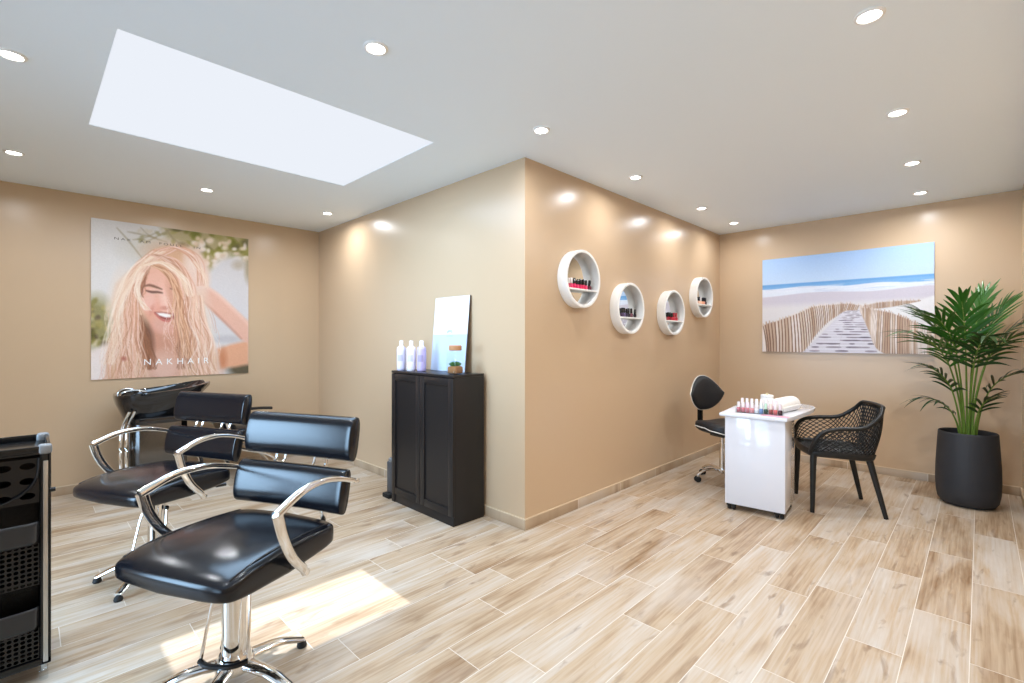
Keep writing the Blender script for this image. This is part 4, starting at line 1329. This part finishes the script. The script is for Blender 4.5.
for j in range(len(L_) - 1):
    for i in range(nseg):
        l = (i + 1) % nseg
        fs.append((j * nseg + i, j * nseg + l, (j + 1) * nseg + l, (j + 1) * nseg + i))
fs.append(tuple(range(nseg))); fs.append(tuple((len(L_) - 1) * nseg + i for i in range(nseg)))
b.add(vs, fs)
b.build('towel_roll', M['towel'], tw, 50)
for sy in (-1, 1):
    pts_ = [(1.1 * (0.008 + 0.0021 * k) * math.cos(0.62 * k), sy * 0.150, 0.047 + (0.008 + 0.0021 * k) * math.sin(0.62 * k)) for k in range(20)]
    MB().tube([(x, sy * 0.1665, z) for x, y, z in pts_], 0.004, 6, up=(0, 1, 0)).build('roll_end', M['towel'], tw)
pp = MB()
pp.grid(lambda u, v: (-0.09 + 0.18 * u, -0.035 + 0.07 * v, 0.0012 + 0.002 * math.sin(u * 6) ** 2), 12, 4)
po = pp.build('paper_slip', mat('pink_paper', srgb(226, 168, 184), 0.6), None, loc=on_table(0.130, -0.168), rotz=R(3))
s_ = po.modifiers.new('thickness', 'SOLIDIFY'); s_.thickness = 0.0012; s_.offset = 1
tag(po, 'pink paper slip lying at the front edge of the manicure table', 'paper')
nf = MB()
nf.superq(0.012, 0.085, 0.003, 0.4, 0.6, 28, 8, center=(0, 0, 0.0032))
tag(nf.build('nail_file', mat('cream_file', srgb(240, 228, 206), 0.6), None, loc=on_table(0.155, 0.44), rotz=R(-32)), 'cream nail file lying at the far end of the manicure table', 'nail file')
mm = MB()
mm.box((-0.075, -0.20, 0.0), (0.075, 0.20, 0.0025), 0.001)

# ------------------------------------------------------------------ technician's stool
st = thing('rolling_stool', 'black rolling stool with shaped back and chrome base behind the manicure table', 'stool', (-1.665, 4.405, 0), R(66))
# local: front = -Y
def st_seat(p):
    u, v = p.x / 0.20, p.y / 0.19
    z = p.z + 0.028 * u * u * (1 if v > -0.2 else 0.5) - 0.02 * max(0, -v) ** 2 + 0.012 * max(0, v) ** 2
    w = 1.0 - 0.16 * max(0, -v)
    return (p.x * w, p.y, z + 0.475)
seat = MB().superq(0.20, 0.19, 0.055, 0.55, 0.55, 56, 18, st_seat).build('seat', M['vinyl_matte'], st, 60)
pts_ = [st_seat(Vector((0.201 * math.copysign(abs(math.cos(a)) ** 0.55, math.cos(a)), 0.191 * math.copysign(abs(math.sin(a)) ** 0.55, math.sin(a)), -0.012))) for a in [2 * PI * k / 72 for k in range(72)]]
M['piping'] = mat('white_piping', srgb(232, 228, 220), 0.4)
MB().tube(pts_, 0.0045, 6, closed=True).build('piping', M['piping'], seat)
# back: broad rounded triangle, wide below, narrow rounded top
def back_outline(a):
    ca, sa = math.cos(a), math.sin(a)
    z = 0.158 * math.copysign(abs(sa) ** 0.85, sa)
    w = 0.200 * abs(ca) ** 0.8 * (1.0 - 0.42 * max(0, z / 0.158) ** 0.8) * (1.0 - 0.25 * max(0, -z / 0.158))
    return math.copysign(w, ca), z
bk = MB()
N = 56; K = 9
vs, fs = [], []
for j in range(2 * K + 1):
    ph = -PI / 2 + PI * j / (2 * K)
    s_ = math.cos(ph) ** 0.5 if 0 < j < 2 * K else 0.0
    yy = 0.034 * math.sin(ph)
    for i in range(N):
        x, z = back_outline(2 * PI * i / N)
        x *= s_; z *= s_
        vs.append((x, yy + 0.232 - 1.5 * x * x - 0.0 + (z) * 0.10, z + 0.775))
for j in range(2 * K):
    for i in range(N):
        k = (i + 1) % N
        fs.append((j * N + i, j * N + k, (j + 1) * N + k, (j + 1) * N + i))
bk.add(vs, fs)
bmesh.ops.remove_doubles(bk.bm, verts=list(bk.bm.verts), dist=1e-5)
bko = bk.build('backrest', M['vinyl_matte'], st, 60)
pts_ = []
for i in range(N):
    x, z = back_outline(2 * PI * i / N)
    pts_.append((x * 1.01, 0.238 - 1.5 * x * x + z * 0.1, z * 1.01 + 0.775))
MB().tube(pts_, 0.0045, 6, closed=True, up=(0, 1, 0)).build('piping', M['piping'], bko)
MB().tube(smooth_path([(0, 0.05, 0.425), (0, 0.20, 0.425), (0, 0.262, 0.46), (0, 0.272, 0.60), (0, 0.266, 0.78)], 6), 0.020, 10, up=(1, 0, 0), flat=(0.6, 1.6)).build('back_post', M['black_plastic'], st)
MB().box((-0.07, -0.08, 0.405), (0.07, 0.08, 0.437), 0.008).build('tilt_mechanism', M['black_plastic'], st)
lv = MB().tube([(0.06, 0.03, 0.415), (0.15, 0.07, 0.400), (0.18, 0.08, 0.385)], 0.007, 8).build('height_lever', M['black_plastic'], st)
MB().lathe([(0.0, 0.09), (0.025, 0.09), (0.025, 0.30), (0.014, 0.302), (0.014, 0.405), (0.0, 0.405)], 20).build('gas_column', M['chrome'], st)
MB().lathe([(0.0, 0.075), (0.034, 0.075), (0.036, 0.085), (0.034, 0.115), (0.0, 0.118)], 20).build('hub', M['chrome'], st)
for k in range(5):
    an = R(20) + k * 2 * PI / 5
    dx, dy = math.cos(an), math.sin(an)
    p = smooth_path([(0.025 * dx, 0.025 * dy, 0.100), (0.11 * dx, 0.11 * dy, 0.112), (0.18 * dx, 0.18 * dy, 0.096), (0.225 * dx, 0.225 * dy, 0.068)], 5)
    lg = MB().tube(p, [0.018 - 0.006 * i / (len(p) - 1) for i in range(len(p))], 10, flat=(1.0, 0.8)).build('leg', M['chrome'], st, 50)
    for s in (-1, 1):
        MB().lathe([(0.0, -0.009), (0.021, -0.009), (0.026, -0.004), (0.026, 0.004), (0.021, 0.009), (0.0, 0.009)], 20, (0, 0, 0),
                   Matrix.Translation((0.232 * dx - s * 0.014 * dy, 0.232 * dy + s * 0.014 * dx, 0.026)) @ Matrix.Rotation(an, 4, 'Z') @ Matrix.Rotation(R(90), 4, 'X')).build('caster_wheel', M['black_rubber'], lg)
    MB().lathe([(0.0, 0.030), (0.012, 0.034), (0.014, 0.055), (0.009, 0.078), (0.0, 0.078)], 12, (0.226 * dx, 0.226 * dy, 0)).build('caster_stem', M['chrome'], lg)

# ------------------------------------------------------------------ perforated armchair
ac = thing('armchair', 'black plastic armchair with perforated back and arms facing the manicure table', 'armchair', (-0.800, 4.375, 0), R(-63))
# local: front = -Y, width X
HW = 0.255
rim_ctrl = [(-0.215, -0.225, 0.445), (-0.262, -0.215, 0.520), (-0.285, -0.165, 0.600), (-0.285, -0.06, 0.632), (-0.283, 0.06, 0.640), (-0.268, 0.125, 0.660), (-0.235, 0.200, 0.722), (-0.190, 0.235, 0.776),
            (-0.155, 0.250, 0.784), (-0.08, 0.262, 0.786), (0.0, 0.266, 0.786)]
rim_ctrl = rim_ctrl + [(-x, y, z) for x, y, z in rim_ctrl[-2::-1]]
low_ctrl = [(-0.205, -0.222, 0.440), (-0.222, -0.20, 0.440), (-0.232, -0.15, 0.440), (-0.236, -0.06, 0.438), (-0.236, 0.04, 0.434), (-0.230, 0.10, 0.430), (-0.212, 0.155, 0.428), (-0.17, 0.185, 0.428),
            (-0.13, 0.195, 0.428), (-0.07, 0.200, 0.428), (0.0, 0.202, 0.428)]
low_ctrl = low_ctrl + [(-x, y, z) for x, y, z in low_ctrl[-2::-1]]
NS = 8
rimP = smooth_path(rim_ctrl, NS); lowP = smooth_path(low_ctrl, NS)
def resample(P, n):
    d = [0.0]
    for a, b_ in zip(P, P[1:]):
        d.append(d[-1] + (b_ - a).length)
    out = []
    j = 0
    for i in range(n + 1):
        t = d[-1] * i / n
        while j < len(P) - 2 and d[j + 1] < t:
            j += 1
        f = (t - d[j]) / max(1e-9, d[j + 1] - d[j])
        out.append(P[j].lerp(P[j + 1], f))
    return out
def shell_pt(f, v):
    i = f * (len(rimP) - 1); a = int(min(i, len(rimP) - 2)); q = i - a
    T = rimP[a].lerp(rimP[a + 1], q); B = lowP[a].lerp(lowP[a + 1], q)
    p = B.lerp(T, v)
    n = Vector((p.x, p.y, 0)).normalized()
    return p + n * (0.016 * math.sin(PI * v))
def lattice(name, pt, nu, nv, parent, m, th):
    bm_ = MB()
    idx = {}
    vs, fs = [], []
    def vid(i, j):
        if (i, j) not in idx:
            idx[(i, j)] = len(vs)
            vs.append(pt(i / nu, j / nv))
        return idx[(i, j)]
    for i in range(nu + 1):
        for j in range(nv + 1):
            if (i + j) % 2 == 1:
                q = [(i - 1, j), (i, j - 1), (i + 1, j), (i, j + 1)]
                q = [(min(max(a, 0), nu), min(max(b_, 0), nv)) for a, b_ in q]
                ids = []
                for a, b_ in q:
                    k = vid(a, b_)
                    if k not in ids:
                        ids.append(k)
                if len(ids) >= 3:
                    fs.append(tuple(ids))
    bm_.add(vs, fs)
    o = bm_.build(name, m, parent, 180)
    w = o.modifiers.new('lattice', 'WIREFRAME')
    w.thickness = th
    w.use_even_offset = False
    w.use_boundary = True
    w.use_replace = True
    return o
PL = M['chair_plastic'] = mat('matt_black_plastic', (0.009, 0.009, 0.009), 0.42)
lattice('backrest', lambda u, v: shell_pt(0.04 + 0.92 * u, 0.02 + 0.96 * v), 88, 12, ac, PL, 0.0105)
# rim, seat band, seat
MB().tube(rimP, 0.015, 12, flat=(1.0, 1.0)).build('rim', PL, ac, 60)
sb = MB()
ringl = lowP + [Vector((0.205 - 0.41 * k / 12, -0.222 - 0.020 * math.sin(PI * k / 12), 0.440)) for k in range(1, 12)]
sb.tube(ringl, 0.024, 12, closed=True, flat=(0.62, 1.15))
sb.build('seat_band', PL, ac, 60)
def seat_pt(u, v):
    x = -0.218 + 0.436 * u
    y = -0.225 + 0.420 * v
    k = 1 - 0.13 * max(0, (v - 0.6) / 0.4) ** 2
    return Vector((x * k, y, 0.440 - 0.014 * math.sin(PI * u) * math.sin(PI * v) + 0.012 * (1 - v) ** 3 * 0))
lattice('seat', seat_pt, 36, 36, ac, PL, 0.011)
for (x, y, fx, fy) in ((-0.212, -0.205, -0.225, -0.215), (0.212, -0.205, 0.225, -0.215), (-0.195, 0.155, -0.225, 0.245), (0.195, 0.155, 0.225, 0.245)):
    p = smooth_path([(x * 0.97, y * 0.95, 0.450), (x, y, 0.40), (x + (fx - x) * 0.5, y + (fy - y) * 0.5, 0.20), (fx, fy, 0.0)], 5)
    MB().tube(p, [0.027 - 0.0125 * i / (len(p) - 1) for i in range(len(p))], 12, up=(1, 0, 0), flat=(1.0, 0.85)).build('leg', PL, ac, 50)

# ------------------------------------------------------------------ potted palm
pt = thing('potted_palm', 'tall green palm in a rounded charcoal planter in the far corner', 'potted plant', (-0.074, 5.123, 0))
pot = MB().lathe([(0.0, 0.0), (0.120, 0.0), (0.155, 0.010), (0.176, 0.040), (0.186, 0.10), (0.190, 0.18), (0.188, 0.30), (0.181, 0.43), (0.174, 0.55), (0.173, 0.560), (0.168, 0.564), (0.162, 0.560), (0.160, 0.52), (0.0, 0.52)], 64)
pot.build('planter', M['planter'], pt, 50)
MB().lathe([(0.0, 0.515), (0.08, 0.522), (0.163, 0.518), (0.163, 0.500), (0.0, 0.500)], 40).build('soil', M['soil'], pt)
rng = random.Random(21)
LIMX, LIMY = XR - 0.012 + 0.074, YB - 0.012 - 5.123
def clampv(v):
    v = Vector(v)
    v.x = min(v.x, LIMX - 0.0)
    v.y = min(v.y, LIMY)
    return v
def leaflet(mb, base, d, side, up_, length, width, droop):
    n = 7
    d = d.normalized()
    L1, L2 = [], []
    ctr = []
    for k in range(n + 1):
        f = k / n
        pos = base + d * (length * f) + Vector((0, 0, -droop * length * f * f))
        w = width * (math.sin(PI * min(1, 0.16 + 0.84 * f) ) ** 0.75) * (1 if f < 1 else 0)
        w = max(w, 0.0006)
        wv = side * w
        fold = up_ * (w * 0.25)
        L1.append(clampv(pos - wv + fold)); L2.append(clampv(pos + wv + fold)); ctr.append(clampv(pos))
    vs = L1 + ctr + L2
    m_ = n + 1
    fs = []
    for k in range(n):
        fs.append((k, k + 1, m_ + k + 1, m_ + k)); fs.append((m_ + k, m_ + k + 1, 2 * m_ + k + 1, 2 * m_ + k))
    mb.add(vs, fs)
def frond(az, base_r, petiole, lean, rach, bend, nl, ll, m, spread=1.0, lw=0.017, droop=0.35):
    a = R(az)
    out = Vector((math.cos(a), math.sin(a), 0))
    side = Vector((-math.sin(a), math.cos(a), 0))
    # path of the petiole + rachis
    pts = []
    pos = out * base_r + Vector((0, 0, 0.51))
    ang = R(lean * 0.35)
    n1, n2 = 10, 14
    for k in range(n1 + 1):
        pts.append(pos.copy())
        pos = pos + (out * math.sin(ang) + Vector((0, 0, math.cos(ang)))) * (petiole / n1)
        ang += R(bend * 0.25) / n1
    pts2 = []
    for k in range(n2 + 1):
        pts2.append((pos.copy(), ang))
        pos = pos + (out * math.sin(ang) + Vector((0, 0, math.cos(ang)))) * (rach / n2)
        ang += R(bend) / n2
    fr = MB()
    for k in range(nl):
        f = (k + 0.5) / nl
        i = f * n2; j = int(min(i, n2 - 1)); q = i - j
        P = pts2[j][0].lerp(pts2[j + 1][0], q); an = pts2[j][1]
        t = out * math.sin(an) + Vector((0, 0, math.cos(an)))
        nrm = (out * -math.cos(an) + Vector((0, 0, math.sin(an)))) 
        for s in (-1, 1):
            w = R((58 - 42 * f) * spread + rng.uniform(-6, 6))
            d = t * math.cos(w) + side * (s * math.sin(w)) + nrm * rng.uniform(-0.05, 0.22)
            sd = t.cross(d)
            sd = (t * math.sin(w) - side * (s * math.cos(w)))
            ln = ll * (0.62 + 0.5 * math.sin(PI * (0.15 + 0.75 * f))) * rng.uniform(0.88, 1.1)
            leaflet(fr, P, d, sd.normalized(), nrm, ln, lw * rng.uniform(0.85, 1.15), droop * rng.uniform(0.6, 1.4))
    # terminal leaflet
    P, an = pts2[-1]
    t = out * math.sin(an) + Vector((0, 0, math.cos(an)))
    leaflet(fr, P, t, side, (out * -math.cos(an) + Vector((0, 0, math.sin(an)))), ll * 0.7, lw, droop)
    o = fr.build('frond', m, pt, 180, recalc=False)
    stm = pts + [p for p, _ in pts2[1:]]
    stm = [clampv(p) for p in stm]
    n = len(stm)
    MB().tube(stm, [0.0080 - 0.0062 * (i / (n - 1)) for i in range(n)], 7, up=(0.2, 0.9, 0.3)).build('stalk', M['stem'], o)
    return o
# az measured in plan; camera looks from about -97 deg (towards -Y); picture left is about 224 deg, picture right about 44 deg
frond(222, 0.03, 0.50, 7, 0.44, 62, 11, 0.27, M['leaf'], 0.95, 0.0115, 0.35)
frond(243, 0.035, 0.56, 5, 0.42, 48, 11, 0.28, M['leaf'], 1.0, 0.0125, 0.3)
frond(285, 0.03, 0.50, 6, 0.40, 64, 11, 0.26, M['leaf_dark'], 1.0, 0.0125, 0.4)
frond(322, 0.03, 0.52, 5, 0.38, 60, 11, 0.26, M['leaf'], 1.0, 0.0115, 0.35)
frond(35, 0.02, 0.62, 4, 0.42, 34, 11, 0.27, M['leaf'], 0.9, 0.0115, 0.2)
frond(5, 0.02, 0.58, 5, 0.40, 52, 11, 0.26, M['leaf_dark'], 0.9, 0.0115, 0.3)
frond(160, 0.02, 0.58, 4, 0.40, 42, 10, 0.26, M['leaf_dark'], 0.95, 0.0115, 0.3)
frond(200, 0.02, 0.60, 4, 0.40, 40, 10, 0.26, M['leaf'], 0.9, 0.0115, 0.3)
frond(60, 0.02, 0.66, 2, 0.40, 22, 11, 0.24, M['leaf'], 0.8, 0.012, 0.15)
frond(262, 0.02, 0.62, 2, 0.40, 26, 11, 0.26, M['leaf'], 0.85, 0.0125, 0.25)
frond(225, 0.05, 0.32, 10, 0.30, 54, 8, 0.21, M['leaf_dark'], 0.95, 0.012, 0.4)
frond(212, 0.05, 0.16, 14, 0.26, 70, 6, 0.19, M['leaf_dark'], 0.8, 0.010, 0.55)
frond(338, 0.05, 0.32, 9, 0.30, 60, 8, 0.21, M['leaf_dark'], 1.0, 0.011, 0.4)
frond(312, 0.05, 0.18, 11, 0.20, 48, 6, 0.17, M['leaf_dark'], 0.9, 0.011, 0.3)

# ------------------------------------------------------------------ recessed downlights
M['lens'] = emit_mat('lit_downlight_lens', (1.0, 0.97, 0.92), 22.0)
M['trim'] = mat('white_downlight_trim', srgb(240, 240, 238), 0.35)
LAMPS = {}
def lamp_of(power):
    if power not in LAMPS:
        l = bpy.data.lights.new('downlight_lamp', 'AREA')
        l.shape = 'DISK'; l.size = 0.085; l.energy = power; l.color = (0.93, 0.97, 1.02); l.spread = R(170)
        LAMPS[power] = l
    return LAMPS[power]
def downlight(x, y, label):
    k = 1.45 if x > -1 else (0.78 if x < -4 else 0.55 if y > 2.9 else 0.8)
    if y > 5: k *= 0.55 if x > -1 else 0.95
    lamp = lamp_of(round(DOWNLIGHT_POWER * k, 2))
    t = thing('downlight', label, 'ceiling light', (x, y, H), 0, 'recessed ceiling downlights')
    t.scale = (0.78, 0.78, 1)
    MB().lathe([(0.047, 0.0), (0.064, 0.0), (0.064, -0.003), (0.060, -0.007), (0.050, -0.008), (0.045, -0.003), (0.045, 0.0), (0.047, 0.0)], 36, caps=False).build('trim_ring', M['trim'], t, 40)
    MB().lathe([(0.0, -0.0045), (0.030, -0.0045), (0.046, -0.0030), (0.046, -0.0008), (0.0, -0.0008)], 36).build('lens', M['lens'], t, 40)
    lo = bpy.data.objects.new('lamp', lamp)
    COL.objects.link(lo); lo.parent = t; lo.location = (0, 0, -0.012)
    return t
for x, y, lab in (
    (-4.51, -0.05, 'downlight over the left wall, left of the hair poster'),
    (-4.51, 1.04, 'downlight above the hair poster'),
    (-4.51, 2.05, 'downlight nearest the inner corner beside the hair poster'),
    (-2.97, -0.04, 'downlight at the left picture edge beside the skylight'),
    (-1.81, 1.03, 'downlight on the bare ceiling beside the long edge of the skylight'),
    (-1.83, 2.11, 'downlight just in front of the partition corner'),
    (-1.855, 3.22, 'downlight above the first two round shelves'),
    (-1.855, 4.41, 'downlight above the third round shelf'),
    (-1.85, 5.21, 'downlight nearest the inner corner by the last round shelf'),
    (-0.30, 2.23, 'largest downlight at the top edge of the picture'),
    (-0.32, 3.29, 'second nearest downlight of the row leading to the palm'),
    (-0.34, 4.30, 'third nearest downlight of the row leading to the palm'),
    (-0.36, 5.22, 'downlight above the palm and the canvas end'),
    (-0.30, 1.10, 'downlight overhead beside the right wall'),
    (-1.81, -0.05, 'downlight overhead just in front of the trolley'),
):
    downlight(x, y, lab)
